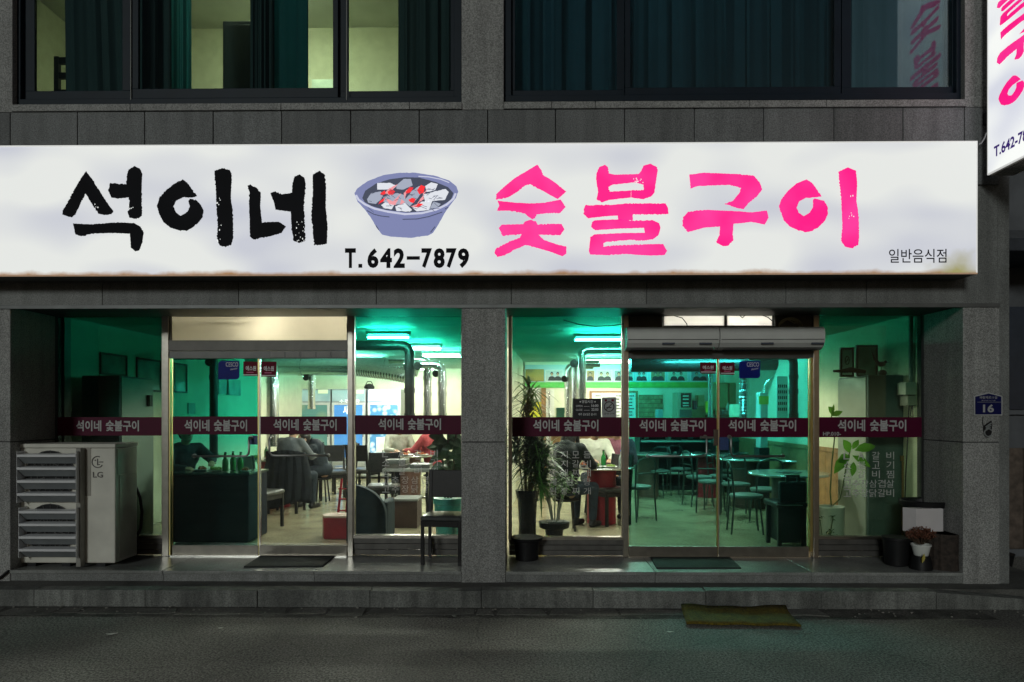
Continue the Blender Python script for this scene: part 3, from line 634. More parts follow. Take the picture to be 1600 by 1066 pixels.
GLY['i2'] = [C_([(587,280),(570,250),(540,210),(513,193),(460,215),(420,250),(385,295),(375,330),(388,370),(400,400),(430,430),(470,448),(510,458),(540,452),(575,430),(605,400),(620,365),(618,330),(600,300),(552,289),(545,295),(545,330),(530,358),(500,377),(475,362),(463,335),(475,305),(510,285),(540,284)]),
  C_([(672,155),(720,133),(760,150),(766,215),(762,300),(773,370),(776,470),(772,520),(740,538),(705,530),(685,500),(692,430),(688,330),(680,240)])]
def roughen(pts, amp, step=1.6, seed=1):
    rn = random.Random(seed); out = []; n = len(pts)
    for i in range(n):
        a, b = Vector((*pts[i], 0)), Vector((*pts[(i+1) % n], 0)); d = b-a; Ln = d.length
        if Ln < .4: out.append((a.x, a.y)); continue
        k = max(1, int(Ln/step)); nr = Vector((-d.y, d.x, 0))/Ln; dry = rn.random() < .35
        for j in range(k):
            p = a+d*j/k + nr*rn.uniform(-amp, amp)*(1.7 if dry else .7)*(0 if j == 0 else 1)
            out.append((p.x, p.y))
    return out
def glyph(parent, key, Y, m, name, amp=.55):
    mb = MB()
    for i, st in enumerate(GLY[key]):
        mb.flat([P(a, b, Y) for a, b in roughen(st, amp, seed=hash((len(key), i, ord(key[0]))) % 999)])
    return mb.build(name, m, parent)

XS1 = X(1527, -.95); XS0 = -5.6; YS = -.95
sign = thing('fascia_sign', 'long white backlit fascia sign with black and pink brush lettering above the shopfront', 'sign', (0, YS, ZSIGN0))
cas = MB().box(XS0, XS1, YS+.012, YW-.003, ZSIGN0, ZSIGN1).build('casing', mat('sign_casing', (.10,.095,.09), .5, .4, var=.3, scale=4), sign)
FACE = sign_face_mat('backlit_acrylic', X(1492, YS), ZSIGN0)
def worldcoords(o):  # face material reads place coordinates
    return o
fo = MB().box(XS0+.01, XS1-.01, YS, YS+.011, ZSIGN0+.012, ZSIGN1-.012).build('face_panel', FACE, None); fo.parent = sign; fo.matrix_parent_inverse = Matrix.Translation(-ORG[sign.name])
tm = MB().box(XS0, XS1, YS-.004, YS+.012, ZSIGN0, ZSIGN0+.011); tm.build('lower_trim', mat('rusty_trim', (.34,.17,.08), .7, var=.6, scale=14, emit=(.9,.62,.42), estr=.25), sign)
tm = MB().box(XS0, XS1, YS-.004, YS+.012, ZSIGN1-.011, ZSIGN1); tm.box(XS1-.010, XS1, YS-.004, YS+.012, ZSIGN0+.011, ZSIGN1-.011); tm.build('trim', mat('pale_trim', (.6,.6,.58), .5, emit=(.9,.9,.88), estr=.55), sign)
YL = YS-.004
for k_ in ('seok', 'i1', 'ne'): glyph(sign, k_, YL, INK, 'brush_letter')
for k_ in ('sut', 'bul', 'gu', 'i2'): glyph(sign, k_, YL, PINK, 'brush_letter', .45)
for ch, a, b in (('T', 539, 556), ('6', 574, 591.5), ('4', 594, 612.5), ('2', 615, 632.5), ('7', 658.5, 675), ('8', 677.5, 695), ('7', 697, 713.5), ('9', 715.5, 733)):
    text_px(ch, a, b, 388, 419, YL, .045).build('phone_number', INK, sign)
bx(560, 566, 412.5, 418.5, YL, YL+.001).build('phone_number', INK, sign); bx(635.5, 656, 400.5, 406, YL, YL+.001).build('phone_number', INK, sign)
text_px('일반음식점', 1389, 1479, 389, 411, YL, .006).build('small_lettering', mat('dark_navy_vinyl', (.010,.009,.02), .6, spec=.1), sign)
# dry-brush flecks in the strokes
fl = MB(); rn = random.Random(5)
for (ua, ub, va, vb, n) in ((338, 346, 300, 380, 10), (462, 476, 345, 378, 16), (1326, 1334, 300, 345, 8), (200, 208, 318, 328, 4), (990, 1005, 272, 286, 10), (148, 156, 318, 326, 3), (487, 494, 266, 272, 3)):
    for i in range(n):
        u = rn.uniform(ua, ub); v = rn.uniform(va, vb); w = rn.uniform(.4, 1.1); h = rn.uniform(.5, 1.8)
        fl.flat([P(u-w, v, YL-.002), P(u, v-h, YL-.002), P(u+w, v+.2, YL-.002), P(u-.1, v+h, YL-.002)])
fl.build('brush_fleck', emis('fleck_white', (.84,.86,.84), SIGN_E), sign)
# the bowl of glowing charcoal (print on the face)
Z5 = lambda p: z4(p, 520, 240, 5.33)
pic = MB(); pic.flat([P(a, b, YL) for a, b in roughen(Z5([(180,330),(205,290),(290,230),(420,180),(560,160),(690,160),(850,185),(970,225),(1030,275),(1045,320),(1025,370),(970,440),(930,500),(880,590),(835,660),(790,685),(640,702),(480,692),(410,675),(370,625),(320,540),(270,470),(205,400)]), .25, 2.5)]); pic = pic.build('bowl_picture', BOWL, sign)
def pp(pts, m, dy, nm='picture_patch', amp=.15):
    q = MB(); q.flat([P(a, b, YL-dy) for a, b in roughen(Z5(pts), amp, 2.5)]); q.build(nm, m, pic)
def line(pts, w, m, dy):
    q = MB(); pts = Z5(pts)
    for i in range(len(pts)-1):
        a, b = Vector((*pts[i],0)), Vector((*pts[i+1],0)); d = (b-a).normalized(); n_ = Vector((-d.y, d.x, 0))*w; e = d*w*.5
        q.flat([P(p.x, p.y, YL-dy) for p in (a-n_-e, b-n_+e, b+n_+e, a+n_-e)])
    q.build('picture_line', m, pic)
pp([(245,370),(270,310),(360,250),(470,215),(600,198),(720,200),(850,235),(960,280),(1005,330),(985,385),(900,440),(780,480),(620,492),(440,470),(330,440),(265,405)], BOWLD, .0015)
for pts in ([(285,380),(320,330),(400,315),(420,360),(360,420),(295,410)], [(370,245),(480,245),(530,270),(500,300),(370,300)], [(530,265),(590,212),(650,212),(665,265),(590,300),(530,295)], [(420,360),(540,330),(610,350),(590,420),(500,430),(420,400)],
            [(590,400),(660,310),(720,270),(760,290),(700,380),(640,440)], [(750,340),(940,295),(965,320),(935,385),(770,400)], [(770,270),(820,240),(875,255),(850,310),(780,320)], [(520,440),(600,410),(660,470),(640,485),(530,478)], [(660,450),(740,400),(830,395),(800,470),(700,482)], [(400,430),(440,405),(510,430),(490,465),(420,455)], [(840,400),(900,420),(870,450),(800,468)]):
    pp(pts, (ASH, ASHL)[len(pts) % 2], .003, amp=.25)
for pts in ([(430,330),(470,290),(540,255),(500,300),(480,350)], [(440,370),(500,400),(570,330),(520,430),(470,420)], [(590,330),(620,300),(600,380)], [(700,420),(760,380),(750,330),(790,300),(720,390)], [(650,440),(720,415),(690,450)], [(560,430),(600,405),(570,380)]):
    pp(pts, EMBP, .0045, amp=.3)
for pts in ([(395,330),(435,308),(440,335),(405,350)], [(455,318),(490,298),(518,315),(500,345),(465,340)], [(375,425),(400,390),(440,362),(425,395)], [(605,320),(640,280),(672,282),(650,320),(615,335)], [(700,305),(735,262),(770,275),(755,325),(720,340)], [(628,385),(660,368),(690,380),(672,412),(645,405)], [(685,445),(715,415),(752,420),(720,445)]):
    pp(pts, EMBER, .006, amp=.3)
line([(195,350),(215,385),(270,425),(350,460),(460,485),(600,505),(740,497),(860,468),(950,425),(1005,375),(1022,335)], 1.6, BOWLE, .0075)
line([(715,190),(800,195),(900,215),(968,242)], .8, BOWLE, .0075)
for pts in ([(285,475),(340,505),(400,520),(470,528)], [(582,548),(700,545),(800,525),(910,488)], [(358,598),(382,635)], [(850,610),(815,655)], [(935,462),(958,448)]): line(pts, .6, BOWLD, .0075)
rn = random.Random(3)
for i in range(60):
    a = rn.uniform(290, 900); b = rn.uniform(290, 460); t = rn.uniform(-.9, .9); l_ = rn.uniform(20, 60)
    line([(a, b), (a+l_*math.cos(t), b+l_*math.sin(t))], .30, BOWLD, .009)

# projecting sign, square to the wall
XJ0, XJ1, YJ0, YJ1 = X(1543, -.80), X(1543, -.80)+.24, -1.72, -.80
ZJ0 = Z(274, -.80, 1543); ZJ1 = ZJ0+2.9
ps = thing('projecting_sign', 'tall white backlit projecting sign with pink brush lettering at the building corner', 'sign', (XJ0, YJ1, ZJ0))
MB().box(XJ0+.012, XJ1-.012, YJ0, YJ1, ZJ0, ZJ1).build('casing', mat('white_sign_casing', (.62,.62,.60), .5, var=.15, scale=6), ps, bevel=.004)
FACE2 = sign_face_mat('backlit_acrylic_side', None, -5); FACE2.node_tree.nodes['Principled BSDF'].inputs['Emission Strength'].default_value = 1.05
for xa, xb in ((XJ0, XJ0+.011), (XJ1-.011, XJ1)):
    MB().box(xa, xb, YJ0+.012, YJ1-.012, ZJ0+.012, ZJ1-.012).build('face_panel', FACE2, ps)
MB().box(XJ0-.003, XJ0+.012, YJ1-.012, YJ1, ZJ0, ZJ1).build('trim', MATS['pale_trim'], ps)
MB().box(XJ0-.003, XJ0+.012, YJ0, YJ1-.012, ZJ0, ZJ0+.012).build('trim', MATS['pale_trim'], ps)
for i in range(6):                            # folded slats of the underside
    MB().box(XJ0+.02+i*.035, XJ0+.047+i*.035, YJ0+.01, YJ1-.01, ZJ0-.008, ZJ0-.001).build('underside_slat', mat('underside_metal', (.30,.28,.25), .6, .3, var=.3, scale=9), ps)
def side_glyph(key, ya, yb, za, zb, xx=None, name='brush_letter', m=PINK):
    us = [p[0] for st in GLY[key] for p in st]; vs_ = [p[1] for st in GLY[key] for p in st]
    u0, u1, v0, v1 = min(us), max(us), min(vs_), max(vs_); mb = MB()
    for i, st in enumerate(GLY[key]):
        mb.flat([(XJ0-.005, ya+(yb-ya)*(a-u0)/(u1-u0), zb+(za-zb)*(b-v0)/(v1-v0)) for a, b in roughen(st, .4, 2.0, i+3)])
    mb.build(name, m, ps)
def yz(u, v):                                 # pixel -> point on the sign's left face
    d = FWD + RGT*((u-CU)/F) + Vector((0,0,(HV-v)/F)); return CAM + d*((XJ0-.005-CAM.x)/d.x)
ya = yz(1560, 140).y; yb = ya-.50
zz = lambda v: yz(1572, v).z
side_glyph('i2', ya, yb, zz(180), zz(116))
side_glyph('gu', ya+.02, yb-.02, zz(106), zz(42))
side_glyph('bul', ya+.02, yb-.02, zz(34), zz(-40))
side_glyph('sut', ya+.02, yb-.02, zz(-50), zz(-125))
p0 = yz(1553, 247); tt = MB()
text_map(tt, 'T.642-7879', lambda p, q: Vector((XJ0-.005, p0.y-.50*p, p0.z+.10*q)), .03); tt.build('phone_number', mat('navy_backlit_vinyl', (.02,.01,.10), .5, emit=(.06,.02,.25), estr=.5), ps)
MB().box(XJ0+.05, XJ1-.05, YJ1, YW-.002, ZJ0+.5, ZJ0+.6).build('bracket', BLACKM, ps)
MB().box(XJ0+.05, XJ1-.05, YJ1, YW-.002, ZJ0+1.7, ZJ0+1.8).build('bracket', BLACKM, ps)
c = MB().tube([P(1529, 226, -.9), P(1533, 224, -.85), P(1538, 216, -.82), P(1541, 208, -.80)], .006, 6).build('sign_cable', mat('grey_cable', (.2,.2,.2), .6)); tag(c, 'thin cable looping between the fascia sign and projecting sign', 'cable')

# ================================================================== upstairs
YU = -.60
UF, UC = 3.6, 6.95
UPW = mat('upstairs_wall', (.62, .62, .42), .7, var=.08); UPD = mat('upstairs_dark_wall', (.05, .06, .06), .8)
struct(sheet('upstairs_floor', -6.2, X_PR1, YW+.3, 3.4, 3.85, mat('upstairs_floorboards', (.08,.06,.04), .6)))
struct(MB().box(-6.19, -6.12, YW+.32, 2.39, 3.86, UC-.01).build('upstairs_wall_left', UPW))
struct(MB().box(-6.2, X(755, YW), 2.4, 2.5, 3.85, UC).build('upstairs_wall_back', UPW))
struct(MB().box(X(755, YW)-.05, X(755, YW)+.05, YW+.3, 3.4, 3.85, UC).build('upstairs_wall_party', UPW))
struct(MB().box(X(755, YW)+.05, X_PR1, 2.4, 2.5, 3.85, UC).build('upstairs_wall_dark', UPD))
struct(MB().box(-6.2, X_PR1, YW+.3, 3.4, UC, UC+.05).build('upstairs_ceiling', CEILM))
UG = glass('upstairs_glass', (.82, .93, .90), rough=.02); UGD = glass('upstairs_glass_dark', (.72, .86, .90), rough=.03)
def up_window(label, u0, u1, vb, sashes):
    zb = Z(vb, YU, (u0+u1)/2); f = MB()
    f.box(X(u0,YU), X(u1,YU), YU, YU+.12, zb, zb+.06); f.box(X(u0,YU), X(u0,YU)+.07, YU+.001, YU+.12, zb, 6.62); f.box(X(u1,YU)-.07, X(u1,YU), YU+.001, YU+.12, zb, 6.62)
    w = f.build('upstairs_window', NAVYF, bld, bevel=.004); w['label'] = label
    for (a, b, side_l, side_r, dy, vbot, g) in sashes:
        y = YU+dy; s_ = MB(); z1 = Z(vbot, y, (a+b)/2); zz = zb+.062
        s_.box(X(a,y), X(b,y), y, y+.035, zz, z1)
        s_.box(X(a,y), X(a+side_l,y), y+.0005, y+.035, z1, 6.6); s_.box(X(b-side_r,y), X(b,y), y+.0005, y+.035, z1, 6.6)
        s_.build('sash', NAVYF, w, bevel=.003)
        MB().box(X(a+side_l,y), X(b-side_r,y), y+.014, y+.02, z1, 6.59).build('pane', g, w)
    return w
uw1 = up_window('lit window upstairs on the left', 20, 721, 163, [(30, 205, 24, 14, .05, 142, UG), (206, 528, 10, 8, .01, 138, UG), (528, 714, 16, 10, .055, 142, UG)])
uw2 = up_window('dark curtained window upstairs on the right', 787, 1507, 157, [(795, 976, 10, 12, .05, 141, UGD), (977, 1314, 8, 10, .01, 136, UGD), (1316, 1500, 14, 12, .05, 136, UGD)])
for a, m_ in ((604/2.963, MATS['grey_anodised']), (541, MATS['grey_anodised']), (974, NAVYF)): MB().box(X(a,YU-.004), X(a,YU-.004)+.006, YU-.006, YU-.001, Z(160, YU, a)+.02, 6.6).build('weather_strip', m_, uw1 if a < 760 else uw2)
def curtain(name, label, u0, u1, Y, z0, z1, m, amp=.03, waves=6, slant=0, group=None, skew=0):
    n = waves*10; mb = MB(); rows = []
    for j in range(7):
        t = j/6; z = z0+(z1-z0)*t; row = []
        for i in range(n+1):
            s_ = i/n; x = X(u0, Y)+(X(u1, Y)-X(u0, Y))*s_ + slant*(t)*(.3+.7*s_)
            ph = s_*waves*2*math.pi+.4*math.sin(3*s_*math.pi+t)
            row.append(Vector((x, Y+amp*math.sin(ph)+.4*amp*math.sin(2.3*ph+1), z)))
        rows.append(row)
    vs_ = [v for r in rows for v in r]; w = n+1
    o = MB().add(vs_, [(j*w+i, j*w+i+1, (j+1)*w+i+1, (j+1)*w+i) for j in range(6) for i in range(n)]).build(name, m, None, smooth=True)
    sd2 = o.modifiers.new('thickness', 'SOLIDIFY'); sd2.thickness = .004
    return tag(o, label, 'curtain', group)
CDK = translucent('dark_teal_curtain', (.10, .13, .145), .6); CTL = translucent('teal_curtain', (.07, .20, .23), .4); CSH = translucent('sheer_teal_curtain', (.12, .34, .36), .3)
zc0 = 3.95
curtain('curtain', 'dark slanting curtain in the upstairs left sash', 104, 212, -.32, zc0, 6.6, CDK, .02, 4, -.12)
curtain('curtain', 'dark curtain at the left of the upstairs middle sash', 214, 268, -.32, zc0, 6.6, CDK, .02, 3)
curtain('curtain', 'teal sheer curtain hanging left of the bright upstairs wall', 266, 299, -.25, zc0, 6.6, CSH, .02, 3)
curtain('curtain', 'dark gathered curtain right of the bright upstairs wall', 390, 428, -.28, zc0, 6.6, CDK, .025, 4)
curtain('curtain', 'teal curtain strip beside the narrow lit gap upstairs', 424, 482, -.22, zc0, 6.6, CTL, .015, 2)
curtain('curtain', 'dark curtain drawn over the right upstairs sash of lit window', 622, 730, -.30, zc0, 6.6, CDK, .03, 5)
curtain('curtain', 'long teal pleated curtain across the dark upstairs window', 800, 1330, -.34, zc0, 6.6, translucent('blue_teal_curtain', (.12,.19,.215), .5), .05, 13)
curtain('curtain', 'grey curtain behind the upstairs sash nearest the projecting sign', 1322, 1520, -.33, zc0, 6.6, translucent('grey_curtain', (.36,.38,.40), .7), .025, 5)
# furniture upstairs: tall cabinet and chair in front of the lit wall
cb = thing('wardrobe', 'dark tall cabinet edge inside the lit upstairs room', 'cabinet', (-3.3, 1.0, 3.85))
MB().box(X(348, .9), X(402, .9), .9, 1.5, 3.85, Z(33, .9, 370)).build('carcass', mat('dark_green_cabinet', (.018,.026,.02), .6), cb, bevel=.006)
MB().box(X(350, .9)+.02, X(400, .9), .88, .899, 3.95, Z(40, .9, 370)).build('door', MATS['dark_green_cabinet'], cb, bevel=.004)
cb = thing('bunk_post_chair', 'small dark chair silhouette in the upstairs left corner', 'chair', (X(88, .9), .9, 3.85))
cb.name = 'upstairs_chair'; ORG[cb.name] = Vector((X(88, .9), .9, 3.85))
for a in (84, 110): MB().box(X(a, .9), X(a+7, .9), .9, .95, 3.85, Z(88, .9, 95)).build('back_post', BLACKM, cb)
MB().box(X(84, .9), X(117, .9), .905, .945, Z(99, .9, 95), Z(89, .9, 95)).build('back_rail', BLACKM, cb)
MB().box(X(84, .9), X(117, .9), .905, .945, Z(122, .9, 95), Z(113, .9, 95)).build('back_rail', BLACKM, cb)
MB().box(X(84, .9), X(117, .9), .9, 1.35, Z(150, .9, 95), Z(140, .9, 95)).build('seat', BLACKM, cb)
wd = MB().box(X(487, 1.9), X(530, 1.9), 1.9, 1.96, 3.85, 6.0).build('door_panel', mat('pale_green_door', (.55,.66,.50), .6)); wd.name = 'inner_door'; tag(wd, 'pale door leaf seen through the narrow upstairs gap', 'door')
for (lx_, ly_, lab) in ((-2.9, 1.0, 'upstairs ceiling lamp of the lit left room'),):
    l_ = thing('ceiling_lamp', lab, 'lamp', (lx_, ly_, UC-.12))
    MB().lathe([(.02, UC-.1), (.22, UC-.09), (.24, UC-.05), (.24, UC-.004)], (lx_, ly_, 0), 24).build('diffuser', TUBE2, l_, smooth=True)
    MB().lathe([(.25, UC-.02), (.25, UC-.001)], (lx_, ly_, 0), 24).build('base_ring', WHITEP, l_)
l_ = thing('ceiling_lamp', 'dim upstairs lamp behind the drawn teal curtain', 'lamp', (1.5, .9, UC-.12))
MB().lathe([(.02, UC-.1), (.16, UC-.09), (.18, UC-.05), (.18, UC-.004)], (1.5, .9, 0), 24).build('diffuser', emis('dim_upstairs_lamp', (.7,1,.95), 150.0), l_, smooth=True)
MB().lathe([(.19, UC-.02), (.19, UC-.001)], (1.5, .9, 0), 24).build('base_ring', WHITEP, l_)

# ================================================================== outdoor cooling unit with louvred air guide
ax0, ax1 = X(32, -.53), X(180, -.53); ay0, ay1 = -.53, -.16; az0, az1 = .275, Z(694, -.53)
ac = thing('cooling_unit', 'beige outdoor air conditioning unit with louvred guard standing on the step', 'air conditioner', (ax0, ay0, FL))
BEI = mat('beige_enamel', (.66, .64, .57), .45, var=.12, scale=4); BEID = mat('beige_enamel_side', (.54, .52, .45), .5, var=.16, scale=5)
MB().box(ax0, ax1, ay0, ay1, az0, az1-.04).build('casing', BEI, ac, bevel=.012)
MB().box(ax0-.006, ax1+.006, ay0-.008, ay1+.006, az1-.038, az1).build('top_cover', BEI, ac, bevel=.006)
MB().box(ax0+.54, ax0+.555, ay0-.002, ay0+.01, az0+.02, az1-.05).build('panel_seam', JOINT, ac)
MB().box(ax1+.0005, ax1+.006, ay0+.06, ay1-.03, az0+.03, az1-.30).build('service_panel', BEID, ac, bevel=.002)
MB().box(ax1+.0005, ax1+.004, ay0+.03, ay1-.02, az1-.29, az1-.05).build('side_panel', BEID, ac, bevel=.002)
for i in range(3): MB().box(ax0+.05+i*.33, ax0+.13+i*.33, ay0+.02, ay1-.02, FL+.001, az0+.002).build('foot', BLACKM, ac)
for i in range(8):
    z = az1-.10-i*.125; q = P(122, 712+i*21.3, ay0)
    MB().add([(q.x-.006,ay0-.001,q.z-.03),(q.x+.014,ay0-.001,q.z-.038),(q.x+.010,ay0-.001,q.z+.016),(q.x-.008,ay0-.001,q.z+.03),(q.x-.006,ay0-.004,q.z-.03),(q.x+.014,ay0-.004,q.z-.038),(q.x+.010,ay0-.004,q.z+.016),(q.x-.008,ay0-.004,q.z+.03)],
        [(0,1,2,3),(4,5,6,7),(0,1,5,4),(1,2,6,5),(2,3,7,6),(3,0,4,7)]).build('vent_slot', BLACK, ac)
for zc in (az1-.30, az1-.80):                   # two fans behind round wire grilles
    cx = ax0+.29
    MB().cyl((cx, ay0-.006, zc), (cx, ay0-.001, zc), .235, .235, 40).build('fan_opening', BLACK, ac)
    gr = MB()
    for r in (.06, .12, .18, .235): gr.tube([(cx+r*math.cos(t), ay0-.014, zc+r*math.sin(t)) for t in [2*math.pi*i/36 for i in range(36)]], .004, 5, True)
    for i in range(20):
        t = 2*math.pi*i/20; gr.tube([(cx+.05*math.cos(t), ay0-.014, zc+.05*math.sin(t)), (cx+.24*math.cos(t), ay0-.010, zc+.24*math.sin(t))], .003, 5)
    gr.build('fan_grille', mat('grey_wire', (.10,.10,.10), .5), ac)
# logo: ring with letters, then the two letters below
lc = P(152.5, 722, ay0-.002); lgm = mat('logo_grey_print', (.10, .09, .085), .5)
lg = MB(); r = .052
lg.tube([(lc.x+r*math.cos(t), ay0-.003, lc.z+r*math.sin(t)) for t in [math.pi*.02+2*math.pi*i/40*.9 for i in range(8, 41)]], .0045, 6)
lg.box(lc.x-.004, lc.x+.004, ay0-.005, ay0-.001, lc.z-.026, lc.z+.030); lg.box(lc.x-.004, lc.x+.022, ay0-.005, ay0-.001, lc.z-.030, lc.z-.022); lg.box(lc.x+.012, lc.x+r, ay0-.005, ay0-.001, lc.z-.004, lc.z+.004)
lg.cyl((lc.x-.022, ay0-.005, lc.z+.016), (lc.x-.022, ay0-.001, lc.z+.016), .007, .007, 10)
lg.build('logo_ring', lgm, ac)
text_px('LG', 145, 161, 737.5, 746.5, ay0-.003, .02).build('logo_lettering', lgm, ac)
MB().box(X(131, ay0-.002), X(142, ay0-.002), ay0-.003, ay0-.001, Z(776, ay0), Z(700, ay0)).build('louvre_shadow', mat('louvre_shadow', (.32,.30,.26), .6, var=.1), ac)  # shadow of the louvre guard painted as a darker strip on the casing
# louvre guards: slats sloping outwards between side plates
YLV = -.645; LVM = mat('louvre_grey_enamel', (.70, .70, .72), .45, var=.06, scale=6)
for (va, n, u0, u1, z_sp) in ((711, 4, 26, 118, 20.4), (800, 4, 29, 118, 20.0)):
    for i in range(n):
        v = va+i*z_sp; zt = Z(v, YLV); x0, x1 = X(u0, YLV), X(u1, YLV); h = .115
        MB().add([(x0,YLV,zt),(x1,YLV,zt),(x1,YLV,zt-.022),(x0,YLV,zt-.022),(x0,YLV+.10,zt+.006),(x1,YLV+.10,zt+.006),(x1,YLV+.012,zt-.024),(x0,YLV+.012,zt-.024)],
                 [(0,1,2,3),(0,1,5,4),(3,2,6,7),(4,5,6,7),(0,3,7,4),(1,2,6,5)]).build('louvre_slat', LVM, ac)
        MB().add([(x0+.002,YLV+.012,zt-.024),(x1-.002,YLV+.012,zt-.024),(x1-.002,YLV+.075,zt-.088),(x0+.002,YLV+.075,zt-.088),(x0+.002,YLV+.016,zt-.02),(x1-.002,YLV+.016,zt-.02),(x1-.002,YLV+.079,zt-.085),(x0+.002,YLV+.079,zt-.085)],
                 [(0,1,2,3),(4,5,6,7),(0,1,5,4),(1,2,6,5),(2,3,7,6),(3,0,4,7)]).build('louvre_underside', mat('louvre_shaded_grey', (.22,.235,.245), .6), ac)  # slat enamel painted darker where the underside gets less light
    zt, zb = Z(va, YLV)+.03, Z(va+n*z_sp, YLV)+.03
    for xx in (x0-.004, x1+.001): MB().box(xx, xx+.003, YLV+.004, ay0-.005, zb, zt).build('side_plate', LVM, ac)
MB().box(X(118.5, -.6), X(126, -.6), -.60, ay0-.002, az0-.02, Z(701, -.6)).build('guard_bracket', mat('bracket_grey', (.30,.29,.26), .5, var=.15), ac, bevel=.004)
hose = [P(205, 754, -.20), P(213, 762, -.10), P(219, 778, -.1), P(222, 800, -.1), P(220, 825, -.1), P(214, 838, -.12), P(208, 842, -.2)]
MB().tube([(p.x, p.y, p.z) for p in hose], .014, 8).build('refrigerant_pipe', BLACK, ac, smooth=True)
MB().tube([P(207, 757, -.2), P(203, 800, -.13), P(207, 852, -.2)], .006, 6).build('refrigerant_pipe', mat('grey_insulation', (.2,.2,.19), .8), ac, smooth=True)
for v in (797, 841, 853): MB().cyl(P(203, v, -.19), P(211, v, -.19), .014, .010, 8).build('valve', mat('brass_valve', (.35,.27,.12), .4, .8), ac)
c = MB().tube([P(-14, 908, YW-.02), P(0, 903, YW-.02), P(12, 893, YW-.02), P(22, 889, YW+.06), P(45, 887, -.3), P(70, 886, -.2)], .011, 7).build('power_cable', BLACK, None, smooth=True); tag(c, 'black cable running along the foot of the left pillar', 'cable')

# ================================================================== things on the step
WC = mat('dark_lacquered_wood', (.010, .009, .009), .45, var=.25, scale=12, spec=.25); SEATM = mat('black_vinyl_seat', (.05, .052, .052), .3, var=.2)
def wood_chair(label, group=None, name='dining_chair', wood=WC, seat=SEATM):
    t = local(name, label, 'chair', group); w, d = .40, .40
    for sx_ in (-1, 1):
        MB().box(sx_*w/2-.018, sx_*w/2+.018, -d/2, -d/2+.036, 0, .43).build('leg', wood, t, bevel=.003)
        MB().add([(sx_*w/2-.017,d/2-.036,0),(sx_*w/2+.017,d/2-.036,0),(sx_*w/2+.017,d/2,0),(sx_*w/2-.017,d/2,0),(sx_*w/2-.017,d/2-.036,.45),(sx_*w/2+.017,d/2-.036,.45),(sx_*w/2+.017,d/2,.45),(sx_*w/2-.017,d/2,.45),
                  (sx_*w/2-.017,d/2+.02,.90),(sx_*w/2+.017,d/2+.02,.90),(sx_*w/2+.017,d/2+.05,.90),(sx_*w/2-.017,d/2+.05,.90)],
                 [(3,2,1,0),(0,1,5,4),(1,2,6,5),(2,3,7,6),(3,0,4,7),(4,5,9,8),(5,6,10,9),(6,7,11,10),(7,4,8,11),(8,9,10,11)]).build('back_leg', wood, t)
    MB().box(-w/2+.02, w/2-.02, -d/2+.004, -d/2+.03, .37, .425).build('apron', wood, t); MB().box(-w/2-.001, -w/2+.025, -d/2+.04, d/2-.04, .37, .425).build('apron', wood, t); MB().box(w/2-.025, w/2+.001, -d/2+.04, d/2-.04, .37, .425).build('apron', wood, t)
    s_ = MB(); pr = []
    for z, k in ((.428, .94), (.44, 1.0), (.462, 1.0), (.478, .93), (.485, .7)):
        pr.append([Vector((sx_*(w/2+.015)*k, sy_*(d/2+.01)*k, z)) for sx_, sy_ in ((-1,-1),(0,-1.03),(1,-1),(1.02,0),(1,1),(0,1.02),(-1,1),(-1.02,0))])
    s_.loft(pr).build('seat', seat, t, smooth=True)
    MB().add([(-w/2+.017,d/2-.01,.62),(w/2-.017,d/2-.01,.62),(w/2-.017,d/2+.012,.62),(-w/2+.017,d/2+.012,.62),(-w/2+.017,d/2+.022,.895),(w/2-.017,d/2+.022,.895),(w/2-.017,d/2+.045,.895),(-w/2+.017,d/2+.045,.895)],
             [(3,2,1,0),(4,5,6,7),(0,1,5,4),(1,2,6,5),(2,3,7,6),(3,0,4,7)]).build('backrest', wood, t, bevel=.006)
    return t
oc = wood_chair('black wooden chair with vinyl seat standing outside on the step')
q0 = G(662, 881); place(oc, q0.x+.19, -.262, FL, R(-6)); oc.scale = (.9, .82, .98)
MATM = mat('dark_rubber_mat', (.02, .022, .022), .85, var=.3, scale=30, bump=.6, bscale=120)
def step_mat(label, pts):
    q = [G(u, v) for u, v in pts]; q = [Vector((min(p.x, 99), p.y, FL+.001)) for p in q]
    return tag(MB().prism(q, (0, 0, .011)).build('door_mat', MATM), label, 'doormat', 'rubber mats on the step')
step_mat('dark rubber mat on the step before the left doors', [(381, 887), (505, 886), (523, 870), (407, 870)])
step_mat('dark rubber mat on the step before the right doors', [(1026, 889), (1158, 889), (1140, 872), (1016, 872)])
def RD(u, v, z=0):
    d = FWD + RGT*((u-CU)/F) + Vector((0,0,(HV-v)/F)); return CAM + d*((z-CAM.z)/d.z)
# straw coloured mat dropped in the road, its back edge riding up the kerb
YM = mat('ochre_coir_mat', (.12, .088, .006), .9, var=.3, scale=16, speck=.45, sscale=70, bump=.9, bscale=110)
mb = MB(); n = 18; rows = []
for j in range(7):
    t = j/6; row = []
    for i in range(n+1):
        s_ = i/n
        a = RD(1073, 979).lerp(RD(1252, 982), s_); b = RD(1064, 956).lerp(RD(1228, 957), s_); p = a.lerp(b, t)
        bend = max(0, t-.72)/.28; p.y = min(p.y, KY-.012+.0*t)
        p.z = .030+.03*bend*bend + .010*math.sin(s_*5+t*2)*t + .004*math.sin(s_*17)
        row.append(p)
    rows.append(row)
w = n+1; mb.add([v for r in rows for v in r], [(j*w+i, j*w+i+1, (j+1)*w+i+1, (j+1)*w+i) for j in range(6) for i in range(n)])
o = mb.build('road_mat', YM, None, smooth=True); o.modifiers.new('thickness', 'SOLIDIFY').thickness = .014; o.modifiers['thickness'].offset = -1
tag(o, 'ochre yellow coir mat lying crumpled on the road against the kerb', 'mat')

